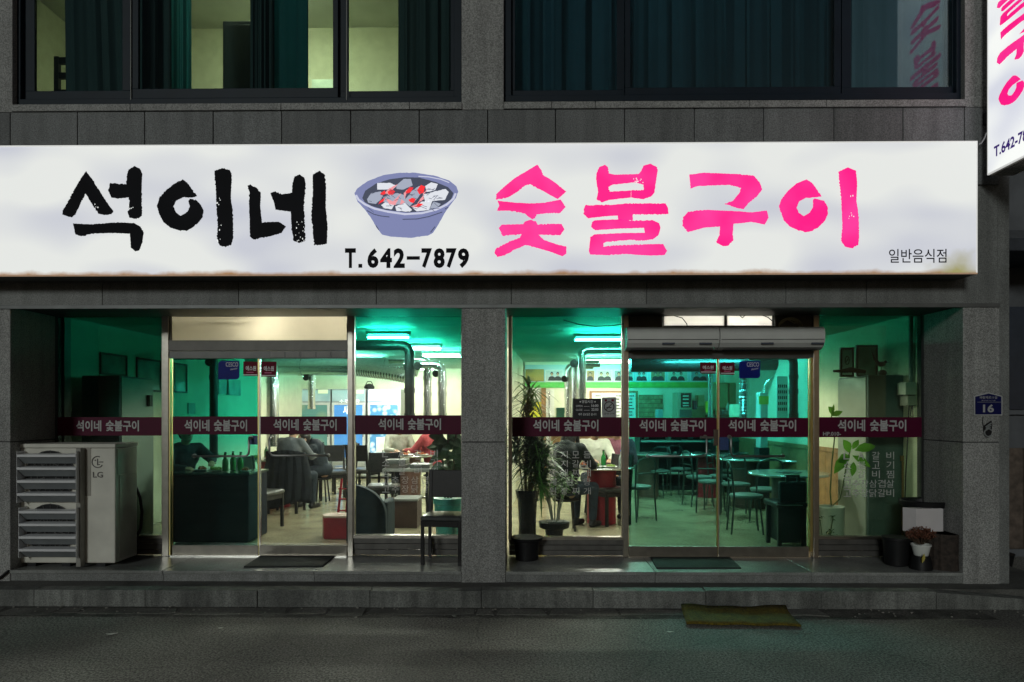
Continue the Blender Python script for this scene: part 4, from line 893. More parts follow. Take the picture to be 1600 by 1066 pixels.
# air curtain over the right doors: two half-round housings end to end
acx = [X(979, -.22), X(1125, -.22), X(1290, -.22)]
ACM = mat('grey_white_enamel', (.55, .55, .53), .45, var=.08, scale=4)
for i, lab in enumerate(('left half of the grey air curtain above the right doors', 'right half of the grey air curtain above the right doors')):
    x0, x1 = acx[i]+.004, acx[i+1]-.004; z1 = Z(511, -.22); z0 = Z(546, -.20)
    t = thing('air_curtain', lab, 'air curtain', (x0, 0, z0), 0, 'air curtain housings')
    prof = [(-.05, z1), (-.19, z1), (-.215, z1-.02), (-.225, z1-.06), (-.225, z1-.12), (-.215, z0+.06), (-.18, z0+.02), (-.13, z0), (-.05, z0)]
    MB().prism([(x0, y, z) for y, z in prof], (x1-x0, 0, 0)).build('housing', ACM, t, bevel=.003)
    MB().box(x0+.01, x1-.01, -.2255, -.2215, z1-.128, z1-.122).build('seam', JOINT, t)
    MB().box(x0+.05, x1-.05, -.17, -.10, z0-.006, z0-.001).build('outlet', BLACK, t)
    for f_ in (.45, .85) if i == 0 else (.45, .93):
        xx = x0+(x1-x0)*f_; MB().box(xx-.06, xx+.06, -.222, -.208, z0+.045, z0+.062).build('badge', mat('badge_dark', (.05,.06,.09), .4), t)
    MB().box(x0+.02, x1-.02, -.05, -.031, z0+.02, z1-.02).build('mounting_plate', BLACKM, t)
cb = MB(); c0 = Vector((X(1236, -.14), -.13, Z(511, -.14)+.004))
for k in range(4):
    rr = .115-.006*k; cb.tube([c0+Vector((rr*math.cos(t), .012*k+.01*math.sin(3*t), rr*.72*math.sin(t))) for t in [math.pi*i/18 for i in range(19)]], .006, 6)
cb.tube([c0+Vector((-.10, 0, .02)), c0+Vector((-.03, .01, .07)), c0+Vector((.04, .0, .03)), c0+Vector((.10, .02, .05))], .006, 6)
tag(cb.build('cable_coil', mat('yellowed_cable', (.36,.32,.2), .6), None, smooth=True), 'coil of pale cable lying on top of the air curtain', 'cable')
for nm, pts, lab in (('wire', [(1035, 494), (1052, 493), (1066, 497), (1073, 506), (1074, 511)], 'thin black wire curving over the frosted transom, left pane'), ('wire', [(1155, 492), (1160, 497), (1168, 489), (1185, 490), (1200, 496), (1207, 502)], 'thin black wire hooking over the frosted transom, right pane'), ('wire', [(880, 500), (905, 507), (930, 510), (955, 509), (976, 506)], 'thin black wire sagging across the top of palm window')):
    tag(MB().tube([P(u, v, -.045) for u, v in pts], .005, 6).build(nm, BLACK, None, smooth=True), lab, 'wire')

# plate with the house number and the small emblem under it
NB = mat('enamel_navy_plate', (.005, .007, .07), .5, var=.1, spec=.2)
hp = thing('house_number_plate', 'dark blue house number plate reading 16 on the right pillar', 'sign', P(1544, 650, YW))
def plate(u0, u1, vt, vs_, vb, y0, y1, um):
    return MB().prism([P(u0, vb, y0), P(u1, vb, y0), P(u1, vs_, y0), P(um, vt, y0), P(u0, vs_, y0)], (0, y1-y0, 0))
plate(1522.3, 1566.5, 613, 619, 649.5, YW-.012, YW-.001, 1545).build('rim', mat('pale_grey_rim', (.42,.42,.42), .4), hp, bevel=.002)
plate(1524, 1564.8, 615, 620, 647.6, YW-.015, YW-.0125, 1545).build('plate', NB, hp)
t = text_px('16', 1536, 1553, 632, 644.5, YW-.0165, .03); text_px('바람재로11길', 1531, 1558, 619, 623.3, YW-.0165, .01, t); text_px('Baramjae-ro 11-gil', 1534, 1555, 625, 627, YW-.0165, 0, t)
t.box(X(1525, YW), X(1564, YW), YW-.0168, YW-.016, Z(628.7, YW, 1544), Z(628.3, YW, 1544)); t.build('number_lettering', mat('plate_white', (.38,.38,.38), .5), hp)
em = thing('wall_emblem', 'small black metal wing shaped emblem under the house number plate', 'emblem', P(1543, 680, YW))
PB = lambda pts: [P(1505+a/11.85, 600+b/11.85, YW-.012) for a, b in pts]
MB().prism(PB([(380,800),(395,775),(460,725),(530,680),(532,760),(535,840),(530,900),(515,940),(480,960),(440,958),(405,930),(388,890)]), (0,.011,0)).build('silhouette', BLACKM, em)
e2 = MB()
for pts in ([(410,800),(460,765),(512,725)], [(415,830),(465,795),(508,765)], [(420,860),(455,830),(500,810)]):
    e2.tube([p+Vector((0,-.003,0)) for p in PB(pts)], .006, 6)
cc = PB([(462, 905)])[0]; e2.tube([cc+Vector((.035*math.cos(t), -.003, .035*math.sin(t))) for t in [.6+5*i/16 for i in range(17)]], .006, 6)
e2.build('feather_lines', mat('emblem_grey', (.22,.23,.23), .5), em)
MB().tube([P(1536, 651, YW-.006), P(1535.5, 661, YW-.006), P(1537, 668, YW-.006)], .003, 5).build('lead_wire', BLACK, em)

# pots, bin, box and stump in the right corner
def pot(name, label, x, y, prof, m, soil=True, cat='pot', z=FL, n=28):
    t = thing(name, label, cat, (x, y, z)); MB().lathe([(r, z+h) for r, h in prof], (x, y, 0), n).build('pot', m, t, smooth=True)
    if soil:
        r = prof[-1][0]*.86; MB().lathe([(r*.02, z+prof[-1][1]-.03), (r, z+prof[-1][1]-.032)], (x, y, 0), n).build('soil', SOIL, t)
    return t
p = P(1447, 830, -.22)
bn = thing('waste_bin', 'black plastic bin with wide rim in the right corner behind the white box', 'bin', (p.x, -.2, FL))
zz = Z(781, -.2, 1445); MB().lathe([(.135, FL+.001), (.15, FL+.02), (.19, zz-.07), (.20, zz-.06)], (p.x, -.19, 0), 32).build('body', BLACK, bn, smooth=True)
MB().lathe([(.195, zz-.062), (.215, zz-.05), (.222, zz-.01), (.21, zz), (.19, zz-.015), (.185, zz-.05), (.17, zz-.3)], (p.x, -.19, 0), 32).build('rim', BLACK, bn, smooth=True)
wx = thing('white_carton', 'white cardboard box standing on edge before the black bin', 'box', (X(1432, -.43), -.4, FL+.3))
bz0, bz1 = Z(832, -.43, 1445), Z(795, -.43, 1445)
xa, xb, xc = X(1412, -.36), X(1432, -.44), X(1474, -.42)
mb = MB(); ft = [(xa,-.34),(xb,-.44),(xc,-.42),(xc-.02,-.34)]
mb.prism([(a, b, bz0) for a, b in ft], (0, 0, bz1-bz0)); mb.build('carton', mat('white_card', (.62,.58,.59), .6, var=.05), wx, bevel=.003)
MB().box(X(1436, -.39), X(1466, -.39), -.41, -.36, FL+.001, bz0-.002).build('stand', BLACKM, wx)
q = P(1404, 880, -.40); t = pot('planter', 'black plastic planter bucket left of the dried flowers', q.x, -.36, [(.085, .002), (.10, .01), (.115, .24), (.125, .245), (.125, .27), (.112, .268)], BLACK)
q = P(1437, 884, -.50); fp = thing('flower_pot', 'small white pot of dried brown flowers on a dark upturned pot', 'plant', (q.x, -.52, FL))
MB().lathe([(.095, FL+.001), (.09, FL+.06), (.075, FL+.125), (.02, FL+.127)], (q.x, -.52, 0), 24).build('stand_pot', BLACK, fp, smooth=True)
MB().lathe([(.058, FL+.128), (.062, FL+.135), (.08, FL+.215), (.087, FL+.218), (.087, FL+.232), (.078, FL+.232), (.07, FL+.2)], (q.x, -.52, 0), 24).build('pot', CERW, fp, smooth=True)
dm = MB(); rn = random.Random(4); ds = MB()
for i in range(520):
    a = rn.uniform(0, 6.28); rr = rn.random()**.5; h = rn.uniform(0, 1); d_ = Vector((math.cos(a)*rr*.135, math.sin(a)*rr*.09, .05+.10*math.sqrt(max(0, 1-rr*rr))*h+.02*rn.random()))
    base = Vector((q.x, -.52, FL+.23)); tip = base+d_
    if i % 8 == 0: ds.tube([base+Vector((d_.x*.2, d_.y*.2, 0)), tip], .0018, 4)
    dm.leaf(tip, Vector((rn.uniform(-1,1), rn.uniform(-1,1), rn.uniform(.1,1))), Vector((0,0,1)), rn.uniform(.016,.032), rn.uniform(.010,.018), .3, .1)
dm.build('dried_petals', mat('dried_brown_petals', (.17,.062,.035), .8, var=.5, scale=30), fp); ds.build('stem', mat('dry_stem', (.08,.05,.03), .8), fp)
yl = MB().leaf(P(1441, 880, -.63), (.12, -.1, 1), (0,-1,.1), .10, .03, .2, .1).build('fallen_leaf', mat('yellow_leaf', (.38,.32,.06), .6)); tag(yl, 'single yellowed leaf leaning below the dried flowers', 'leaf')
q = P(1480, 888, -.5); st = thing('log_stump', 'dark rough tree stump at the right end of the step', 'stump', (q.x, -.47, FL))
mb = MB(); rings = []; rn = random.Random(9); off = [rn.uniform(.92, 1.06) for _ in range(36)]
for z, k in ((.001, 1.03), (.06, 1.0), (.16, .985), (.27, .99), (.33, 1.0)):
    rings.append([Vector((q.x-.01+.155*k*off[i]*math.cos(2*math.pi*i/36), -.47+.15*k*off[i]*math.sin(2*math.pi*i/36), FL+z)) for i in range(36)])
mb.loft(rings).build('bark', mat('stump_bark', (.035,.025,.02), .85, var=.5, scale=25, bump=.9, bscale=50), st)
MB().lathe([(.005, FL+.332), (.135, FL+.332)], (q.x-.01, -.47, 0), 30).build('cut_face', mat('stump_top', (.06,.045,.035), .8, var=.3, scale=30), st)
t = pot('bucket', 'black flared bucket outside at the foot of the palm window', P(823, 875, -.14).x, -.16, [(.10, .002), (.11, .01), (.125, .19), (.155, .2), (.16, .225), (.14, .222)], BLACK)

# ================================================================== neighbouring building past the alley
nb = thing('neighbour_building', 'dark neighbouring building beyond the alley at the right edge', 'building', (5.4, 1.2, 0))
NW = mat('neighbour_render', (.10, .105, .115), .8, var=.25, scale=3, bump=.3); ND = mat('neighbour_dark', (.035,.04,.05), .6, var=.3)
MB().box(4.95, 9, 1.2, 6, 0, 7).build('wall', NW, nb)
MB().box(4.9, 9, .35, 1.2, Z(392, .35, 1590), Z(372, .35, 1590)).build('canopy', ND, nb, bevel=.01)
MB().box(4.92, 5.05, .42, 1.2, 0, Z(392, .35, 1590)-.002).build('canopy_post', ND, nb)
MB().add([(4.97,.5,Z(371,.35,1590)),(8,.5,Z(371,.35,1590)),(8,1.2,Z(330,.35,1590)),(4.97,1.2,Z(330,.35,1590)),(4.97,.5,Z(368,.35,1590)),(8,.5,Z(368,.35,1590)),(8,1.2,Z(326,.35,1590)),(4.97,1.2,Z(326,.35,1590))],
    [(3,2,1,0),(4,5,6,7),(0,1,5,4),(1,2,6,5),(2,3,7,6),(3,0,4,7)]).build('canopy_roof', NW, nb)
MB().box(5.2, 7, 1.17, 1.199, Z(640, 1.2, 1580), Z(480, 1.2, 1580)).build('window', mat('neighbour_glass', (.03,.04,.06), .15), nb)
MB().box(5.15, 7.05, 1.15, 1.195, Z(648, 1.2, 1580), Z(641, 1.2, 1580)).build('window_sill', NW, nb)
for i in range(6): MB().box(5.08+i*.2, 5.27+i*.2, 1.15, 1.198, .1, Z(700, 1.2, 1580)).build('board', mat('weathered_board', (.10,.075,.06), .8, var=.4, scale=12), nb)
MB().tube([(4.99, 1.1, 0.05), (4.99, 1.1, 6.5)], .035, 10).build('downpipe', ND, nb)
q = (5.05, .25); t = pot('alley_pot', 'dark pot standing in the alley at the far right', 4.98, .3, [(.12, .001), (.15, .2), (.16, .22), (.14, .22)], BLACK, z=.005)
# ================================================================== inside the shop
def XD(u, Y): return X(u, Y)
# fluorescent fittings on the ceiling
def tube_light(label, x, y, L_=1.2, along='x', z=None, tm=None):
    z = z or CZ-.10
    t = thing('fluorescent_light', label, 'ceiling light', (x, y, z), 0, 'fluorescent ceiling lights')
    dx, dy = (L_/2, 0) if along == 'x' else (0, L_/2)
    MB().box(x-dx-.02*(dx > 0)-.03*(dx == 0), x+dx+.02*(dx > 0)+.03*(dx == 0), y-dy-.03, y+dy+.03, z+.035, z+.075).build('batten', WHITEP, t)
    MB().cyl((x-dx, y-dy, z), (x+dx, y+dy, z), .016, .016, 10).build('tube', tm or TUBE, t)
    for s_ in (-1, 1): MB().box(x+s_*dx-.012, x+s_*dx+.012, y+s_*dy-.012, y+s_*dy+.012, z-.014, z+.036).build('holder', WHITEP, t)
    MB().cyl((x, y, z+.075), (x, y, CZ-.001), .008, .008, 8).build('hanger', WHITEP, t)
tube_light('ceiling tube light behind the top of the palm window', X(955, 1.6), 1.6, .9)
tube_light('ceiling tube light nearest the chair window', X(607, 1.3), 1.3, .5)
tube_light('ceiling tube light deeper in, above the black duct', X(656, 2.75), 2.75, .6)
tube_light('deepest ceiling tube light seen in the chair window', X(690, 4.0), 4.0, .6)
tube_light('ceiling tube light glowing behind the cream transom', X(432, .32), .32, .32, tm=TUBE3)
tube_light('ceiling tube light glowing behind the grey transom', X(1150, .36), .36, .5, tm=TUBE3)
tube_light('ceiling tube light over the guests in the left room', -3.0, 5.2, 1.2)
tube_light('ceiling tube light before the drinks fridges', -2.4, 7.2, 1.2)
tube_light('ceiling tube light over the tables of the right room', 2.9, 3.6, 1.2)
tube_light('ceiling tube light before the back counter', 1.7, 5.3, 1.2)

# exhaust ducts
BDUCT = mat('black_duct', (.03, .034, .036), .35, .5, var=.2)
def duct(label, pts, r, m, collars=(), name='exhaust_duct', ribs=False):
    pts = [Vector(p) for p in pts]; t = thing(name, label, 'duct', pts[-1])
    sm = []                                     # round the corners
    for i, p in enumerate(pts):
        if 0 < i < len(pts)-1:
            a = (pts[i-1]-p).normalized(); b = (pts[i+1]-p).normalized(); k = min(r*1.9, (pts[i-1]-p).length*.45, (pts[i+1]-p).length*.45)
            for s_ in (0, .25, .5, .75, 1): sm.append((p+a*k)*(1-s_)**2 + p*2*s_*(1-s_) + (p+b*k)*s_**2)
        else: sm.append(p)
    if ribs:
        o_ = []; rad = []
        for i in range(len(sm)-1):
            n = max(2, int((sm[i+1]-sm[i]).length/.022))
            for j in range(n): o_.append(sm[i].lerp(sm[i+1], j/n)); rad.append(r*(1+.07*(len(o_) % 2)))
        o_.append(sm[-1]); rad.append(r); MB().tube(o_, rad, 16).build('pipe', m, t)
    else: MB().tube(sm, r, 18).build('pipe', m, t, smooth=True)
    for p, ax in collars:
        p = Vector(p); ax = Vector(ax).normalized(); MB().cyl(p-ax*.03, p+ax*.03, r*1.12, r*1.12, 18).build('collar', m, t, smooth=True)
    return t
def PZ(u, v, Y): p = P(u, v, Y); return (p.x, p.y, p.z)
def vduct(label, u, Y, vtop, r, m, du, zend=1.62, ribs=False, dy=0):
    """rises from a table, bends over at vtop and runs du pixels sideways"""
    a = P(u, vtop, Y); pts = [(X(u+du, Y+dy), Y+dy, a.z), a, (a.x, Y, zend)]
    return duct(label, pts, r, m, [((a.x, Y, a.z-.28), (0,0,1)), ((a.x, Y, zend+.03), (0,0,1)), ((a.x, Y, zend+.35), (0,0,1))], ribs=ribs)
vduct('thick black exhaust duct bending down inside the chair window', 640, 1.75, 540, .062, BDUCT, -110)
vduct('silver exhaust duct hanging right of the black duct', 668, 3.4, 562, .06, DUCT, -60)
vduct('silver exhaust duct hanging nearest the partition in chair window', 691, 3.1, 570, .062, DUCT, -60)
duct('wide silver horizontal duct under the left ceiling', [PZ(408, 573, 4.6), PZ(560, 573, 4.6), PZ(652, 575, 4.6)], .15, DUCT, [(PZ(470, 573, 4.6), (1,0,0)), (PZ(600, 573, 4.6), (1,0,0))], ribs=False)
duct('ribbed flexible duct joining the wide silver duct', [PZ(558, 578, 4.2), PZ(610, 584, 4.0), PZ(640, 590, 3.9)], .10, DUCT, ribs=True)
vduct('silver exhaust duct beside the red sticker of clear door', 426, 3.0, 566, .085, DUCT, -40, 1.2)
vduct('narrow silver duct above the seated guest in grey', 487, 4.7, 575, .06, DUCT, 20, 1.75)
vduct('dark vertical duct behind the teal left door', 334, 1.9, 556, .052, BDUCT, -80, 1.1)
vduct('bright silver duct above the grilling table in palm window', 909, 2.0, 546, .052, DUCT, 90)
vduct('slim silver duct left of the bright duct in palm window', 887, 4.2, 572, .05, DUCT, 40)
vduct('slim silver duct close behind the bright palm window duct', 897, 3.6, 569, .05, DUCT, 40)
duct('broad dark duct crossing behind the teal right doors', [PZ(985, 570, 3.9), PZ(1110, 569, 3.9), PZ(1255, 566, 3.9)], .12, BDUCT, [(PZ(1060, 569, 3.9), (1,0,0))])
vduct('slender silver duct near the right door meeting edge', 1110, 4.6, 572, .04, DUCT, -40)
vduct('ribbed silver duct below the blue sticker of right door', 1163, 2.6, 572, .062, DUCT, 20, 1.6, ribs=True)
vduct('black duct hanging near the yellow door edge', 1240, 2.2, 556, .055, BDUCT, -70, 1.62)
for (u, v, Y, lab) in ((327, 566, 1.85, 'round black valve knob by the dark left duct'), (653, 572, 1.7, 'round black valve knob right of the thick black duct'), (681, 584, 3.3, 'round black valve knob between the two silver ducts'), (882, 592, 4.1, 'round black valve knob left of palm window ducts'), (897, 568, 1.95, 'round black valve knob beside the bright palm window duct'), (478, 590, 4.6, 'grey valve knob beside the narrow silver duct')):
    p = P(u, v, Y); k = thing('duct_valve', lab, 'valve', p, 0, 'duct damper knobs')
    MB().lathe([(.012, -.02), (.05, -.018), (.055, 0), (.05, .018), (.012, .02)], (0,0,0), 18).build('knob', BLACK, k, smooth=True, org=(0,0,0)); k.children[0].rotation_euler = (R(90), 0, 0)
    MB().box(p.x-.006, p.x+.07*(-1 if u in (653,) else 1), p.y-.006, p.y+.006, p.z-.006, p.z+.006).build('spindle', BLACKM, k)

# drinks fridges along the back left
def fridge(label, u0, u1, head, body, group='glass door drinks fridges'):
    Y = 8.0; x0, x1 = X(u0, Y), X(u1, Y); z1 = FL+1.97
    t = thing('drinks_fridge', label, 'fridge', ((x0+x1)/2, Y, FL), 0, group)
    MB().box(x0, x1, Y+.02, YB-.02, FL+.05, z1).build('cabinet', mat('fridge_grey', (.36,.39,.41), .4), t, bevel=.008)
    fr = MB(); dz0, dz1 = FL+.42, z1-.30
    MB().box(x0+.015, x1-.015, Y, Y+.019, z1-.27, z1-.03).build('header', head, t)
    for (a, b, c, d) in ((x0+.01, x0+.06, dz0, dz1), (x1-.06, x1-.01, dz0, dz1), (x0+.06, x1-.06, dz1-.05, dz1), (x0+.06, x1-.06, dz0, dz0+.05)):
        fr.box(a, b, Y-.025, Y+.018, c, d)
    fr.build('door_frame', mat('fridge_trim', (.62,.66,.68), .4), t)
    MB().box(x0+.061, x1-.061, Y-.01, Y+.017, dz0+.051, dz1-.051).build('door_panel', body, t)
    for i in range(6): MB().box(x0+.03, x1-.03, Y-.012, Y+.015, FL+.08+i*.05, FL+.115+i*.05).build('grille_slat', mat('grey_plastic', (.42,.43,.42), .5), t)
    MB().box(x1-.055, x1-.035, Y-.05, Y-.026, dz0+.5, dz0+.85).build('handle', mat('grey_plastic2', (.25,.26,.27), .5), t)
    return t, x0, x1, dz0, dz1, Y
def lit(name, c1, c2, s, scale=6):
    m = mat(name, c1, .3, var=0); nt = m.node_tree; b = nt.nodes['Principled BSDF']; N = nt.nodes.new; L = nt.links.new
    tc = N('ShaderNodeTexCoord'); v = N('ShaderNodeTexVoronoi'); v.inputs['Scale'].default_value = scale; L(tc.outputs['Object'], v.inputs['Vector'])
    rp = N('ShaderNodeValToRGB'); rp.color_ramp.elements[0].color = c1+(1,); rp.color_ramp.elements[1].color = c2+(1,); rp.color_ramp.elements[1].position = .6; L(v.outputs[0], rp.inputs[0])
    L(rp.outputs[0], b.inputs['Emission Color']); b.inputs['Emission Strength'].default_value = s; L(rp.outputs[0], b.inputs['Base Color']); return m
H1 = lit('fridge_header_pale', (.16,.30,.36), (.40,.52,.58), .3, 3); H3 = lit('fridge_header_blue', (.18,.36,.85), (.5,.65,.9), .9, 2)
PB1 = lit('fridge_poster_cream', (.40,.44,.24), (.10,.26,.26), .25, 3); PB2 = lit('fridge_poster_blue', (.03,.12,.42), (.06,.22,.55), .8, 2); PB3 = lit('fridge_interior_lit', (.75,.9,.95), (.06,.20,.40), .9, 9)
f1 = fridge('drinks fridge with the cream poster, leftmost of the fridges', 465, 516, H1, PB1)
f2 = fridge('drinks fridge with the dark blue poster, middle of the three', 518, 571, H1, PB2)
f3 = fridge('drinks fridge with bright blue header, rightmost of the three', 574, 626, H3, PB3)
WT = emis('poster_white_print', (.9,.95,1), .8); YT = emis('fridge_yellow_label', (.85,.82,.15), .6); GT_ = lit('green_character_free_print', (.35,.75,.2), (.8,.92,.7), .5, 5)
t = text_px('새로', 536, 556, 634, 648, 7.985, .03); text_px('소주한잔', 530, 562, 624, 631, 7.985, .02, t); t.build('poster_lettering', WT, f2[0])
text_px('MAGICE', 592, 619, 615, 622, 7.985, .03).build('header_lettering', WT, f3[0])
for f_, (a, b) in ((f1, (497, 512)), (f2, (556, 568)), (f3, (577, 592))): MB().box(X(a, 7.98), X(b, 7.98), 7.98, 7.995, Z(615, 7.98, a), Z(609, 7.98, a)).build('price_label', YT, f_[0])
MB().box(X(588, 7.98), X(606, 7.98), 7.97, 7.985, Z(707, 7.98, 590), Z(683, 7.98, 590)).build('white_poster', mat('poster_white', (.75,.8,.75), .5, emit=(.7,.8,.7), estr=.4), f3[0])
MB().cyl((X(597, 7.96), 7.965, Z(697, 7.96, 590)), (X(597, 7.96), 7.969, Z(697, 7.96, 590)), .10, .10, 20).build('green_print', GT_, f3[0])
kt = thing('kettle', 'dark kettle on top of the middle drinks fridge', 'kettle', PZ(577, 606, 8.2))
p = P(577, 606, 8.2); MB().lathe([(.05, 0), (.11, .01), (.12, .05), (.08, .10), (.03, .12)], (p.x, p.y, FL+1.972), 16).build('body', BLACK, kt, smooth=True)
MB().tube([(p.x-.08, p.y, FL+2.07), (p.x-.04, p.y, FL+2.14), (p.x+.04, p.y, FL+2.14), (p.x+.08, p.y, FL+2.07)], .01, 6).build('handle', BLACK, kt)

# pictures, papers
PICM = [lit('landscape_print_a', (.02,.07,.06), (.12,.24,.20), 0, 7), lit('landscape_print_b', (.03,.10,.10), (.25,.34,.30), 0, 5), lit('landscape_print_c', (.015,.05,.03), (.06,.14,.08), 0, 6)]
def wall_picture(label, x, y0, y1, z0, z1, m, face=1):
    """picture on a side wall at x; face +1 looks right"""
    t = thing('framed_picture', label, 'picture', (x, (y0+y1)/2, z0), 0, 'framed pictures on the side walls'); d = .02*face
    mb = MB(); w = .025
    for (a, b, c, e) in ((y0, y1, z0, z0+w), (y0, y1, z1-w, z1), (y0, y0+w, z0+w, z1-w), (y1-w, y1, z0+w, z1-w)): mb.box(min(x, x+d), max(x, x+d), a, b, c, e)
    mb.build('frame', BLACKM, t); MB().box(min(x+d*.1, x+d*.5), max(x+d*.1, x+d*.5), y0+w, y1-w, z0+w, z1-w).build('print', m, t)
def side_px(u0, u1, v0, v1, xw):
    def yy(u): 
        d = FWD+RGT*((u-CU)/F); return (CAM+d*((xw-CAM.x)/d.x)).y
    a, b = yy(u0), yy(u1); ya, yb = min(a, b), max(a, b); um = (u0+u1)/2; ym = (a+b)/2
    return ya, yb, Z(v1, ym, um), Z(v0, ym, um)
for (u0, u1, v0, v1, m_, lab) in ((155, 197, 553, 587, PICM[0], 'framed landscape on the left wall above the dark cabinet'), (212, 250, 561, 612, PICM[1], 'framed seascape on the left wall right of the dark cabinet'), (270, 291, 568, 614, PICM[2], 'dark framed picture on the left wall behind teal door')):
    y0, y1, z0, z1 = side_px(u0, u1, v0, v1, XL+.002); wall_picture(lab, XL+.002, y0, y1, z0, z1, m_, 1)
for (u0, u1, v0, v1, lab) in ((341, 356, 590, 616, 'small print on the left wall under the blue sticker, left one'), (353, 375, 593, 618, 'small print on the left wall under the blue sticker, right one'), (293, 304, 630, 647, 'paper with a dancing figure on the left wall')):
    y0, y1, z0, z1 = side_px(u0, u1, v0, v1, XL+.004)
    tag(MB().box(XL+.004, XL+.016, y0, y1, z0, z1).build('wall_print', PICM[1]), lab, 'poster', 'prints on the left wall')
tag(bx(447, 455, 590, 615, 7.98, 8.02).build('notice_board', mat('grey_notice', (.25,.27,.24), .6)), 'grey notice panel left of the drinks fridges', 'notice'); bpy.data.objects['notice_board'].location.y = YB-8.03
# printed photo banner over the right back wall
BAN = thing('photo_banner', 'long blue and green printed banner of guest photographs on the back wall', 'banner', (.1, YB2, 2.0))
YN = YB2-.02
bx(820, 1120, 570, 597, YN, YN+.015).build('sky_strip', lit('banner_blue', (.25,.50,.62), (.45,.66,.72), 0, 2), BAN)
bx(820, 1120, 597.3, 606, YN-.004, YN+.015).build('green_strip', mat('banner_green', (.10,.52,.10), .6, var=.15), BAN)
bx(821, 850, 577, 596, YN-.012, YN-.002).build('mountain_print', lit('mountain_print', (.03,.07,.07), (.30,.26,.05), 0, 4), BAN)
FIGD = mat('print_dark_clothes', (.03,.03,.04), .6); FIGS = mat('print_faces', (.50,.30,.20), .6); WPR = mat('photo_border', (.72,.76,.76), .6)
bgs = [mat('photo_bg_%d' % i, c, .6) for i, c in enumerate(((.45,.55,.58), (.40,.22,.10), (.55,.60,.50), (.20,.32,.36), (.5,.42,.40)))]
rn = random.Random(2)
for i, (a, b) in enumerate(((852, 880), (916, 930), (932, 957), (959, 974), (978, 990), (993, 1012), (1016, 1040), (1043, 1075), (1079, 1108))):
    pr = bx(a, b, 578, 596.5, YN-.010, YN-.003).build('photo_print', WPR, BAN)
    bx(a+1.2, b-1.2, 579.2, 595.3, YN-.012, YN-.0105).build('photo_image', bgs[i % 5], pr)
    n = 2 if b-a > 18 else 1
    fd = MB(); fs = MB()
    for k in range(n):
        uc = a+(b-a)*(k+1)/(n+1)+rn.uniform(-1, 1); w = min(6, (b-a)/(n+1)*.8)
        fd.prism([P(uu, vv, YN-.0135) for uu, vv in ((uc-w, 595), (uc-w*.8, 590), (uc-2, 588), (uc+2, 588), (uc+w*.8, 590), (uc+w, 595))], (0,.001,0))
        fd.prism([P(uc+2.4*math.cos(q), 583.8+2.6*math.sin(q), YN-.0132) for q in [2*math.pi*j/10 for j in range(10)]], (0,.0007,0))
        fs.prism([P(uc+1.7*math.cos(q), 585.2+2.3*math.sin(q), YN-.0142) for q in [2*math.pi*j/10 for j in range(10)]], (0,.0004,0))
    fd.build('photo_figure', FIGD, pr); fs.build('photo_face', FIGS, pr)
# menu board, posters and door on the right back wall
mbd = thing('menu_board', 'white framed menu board on the back wall right of the ducts', 'menu board', PZ(957, 660, YN))
bx(921, 997, 611, 672, YN, YN+.012).build('frame', WOOD, mbd); bx(925, 993, 614, 668, YN-.006, YN-.001).build('board', mat('menu_white', (.74,.78,.74), .5), mbd)
tl = MB()
for c_, u in enumerate((930, 962, 982)):
    for r_i in range(9):
        v = 618+r_i*5; tl.box(X(u, YN), X(u+(9 if r_i % 4 == 0 else 6), YN), YN-.009, YN-.0065, Z(v+1.6, YN, u), Z(v, YN, u))
tl.build('menu_lines', mat('menu_ink', (.05,.05,.06), .6), mbd)
tag(bx(822, 846, 628, 660, YN, YN+.012).build('yellow_poster', mat('yellow_poster', (.72,.68,.06), .6, var=.1)), 'bright yellow poster on the back wall behind the palm', 'poster')
tag(bx(823, 845, 606.5, 627, YN, YN+.012).build('white_poster_sheet', PAPER), 'plain white sheet above the yellow poster', 'poster')
tag(bx(870, 896, 637, 662, 5.0, 5.4).build('green_screen_box', mat('green_box', (.02,.16,.12), .5), None, bevel=.01), 'dark green box on the shelf behind the hours sign', 'box')
gb = bpy.data.objects['green_screen_box']
tag(MB().box(X(862, 5.0), X(1000, 5.0)-.4, 4.95, 5.45, FL+.9, Z(663, 5.0, 880)-.002).build('side_shelf', WOOD), 'wooden side shelf carrying the green box', 'shelf')
dj = thing('wooden_door_frame', 'tan wooden door jamb on the back wall behind the palm', 'door', PZ(850, 760, YN))
bx(846, 853, 606.5, 762, YN-.03, YN+.01).build('jamb', WOOD, dj); bx(853.5, 866, 608, 760, YN-.012, YN+.01).build('leaf', PAPER, dj); bx(857, 859.5, 612, 700, YN-.022, YN-.0125).build('pull_bar', STEELB, dj)
# brickwork panel behind the counter: real bricks
bw = thing('brick_panel', 'patch of olive brick facing on the back wall beside the counter', 'wall facing', PZ(1018, 760, YN))
BRK = mat('olive_brick', (.30,.23,.12), .8, var=.3, scale=7); bx(998, 1036, 617, 700, YN-.002, YN+.014).build('mortar', mat('dark_mortar', (.12,.10,.06), .9), bw)
for r_i in range(12):
    for c_ in range(5):
        u = 998.4+c_*7.6-(3.8 if r_i % 2 else 0); a, b = max(998.2, u), min(1035.8, u+7.0)
        if b-a > 1.5: bx(a, b, 617.6+r_i*6.8, 617.6+r_i*6.8+5.8, YN-.016, YN-.003).build('brick', BRK, bw)

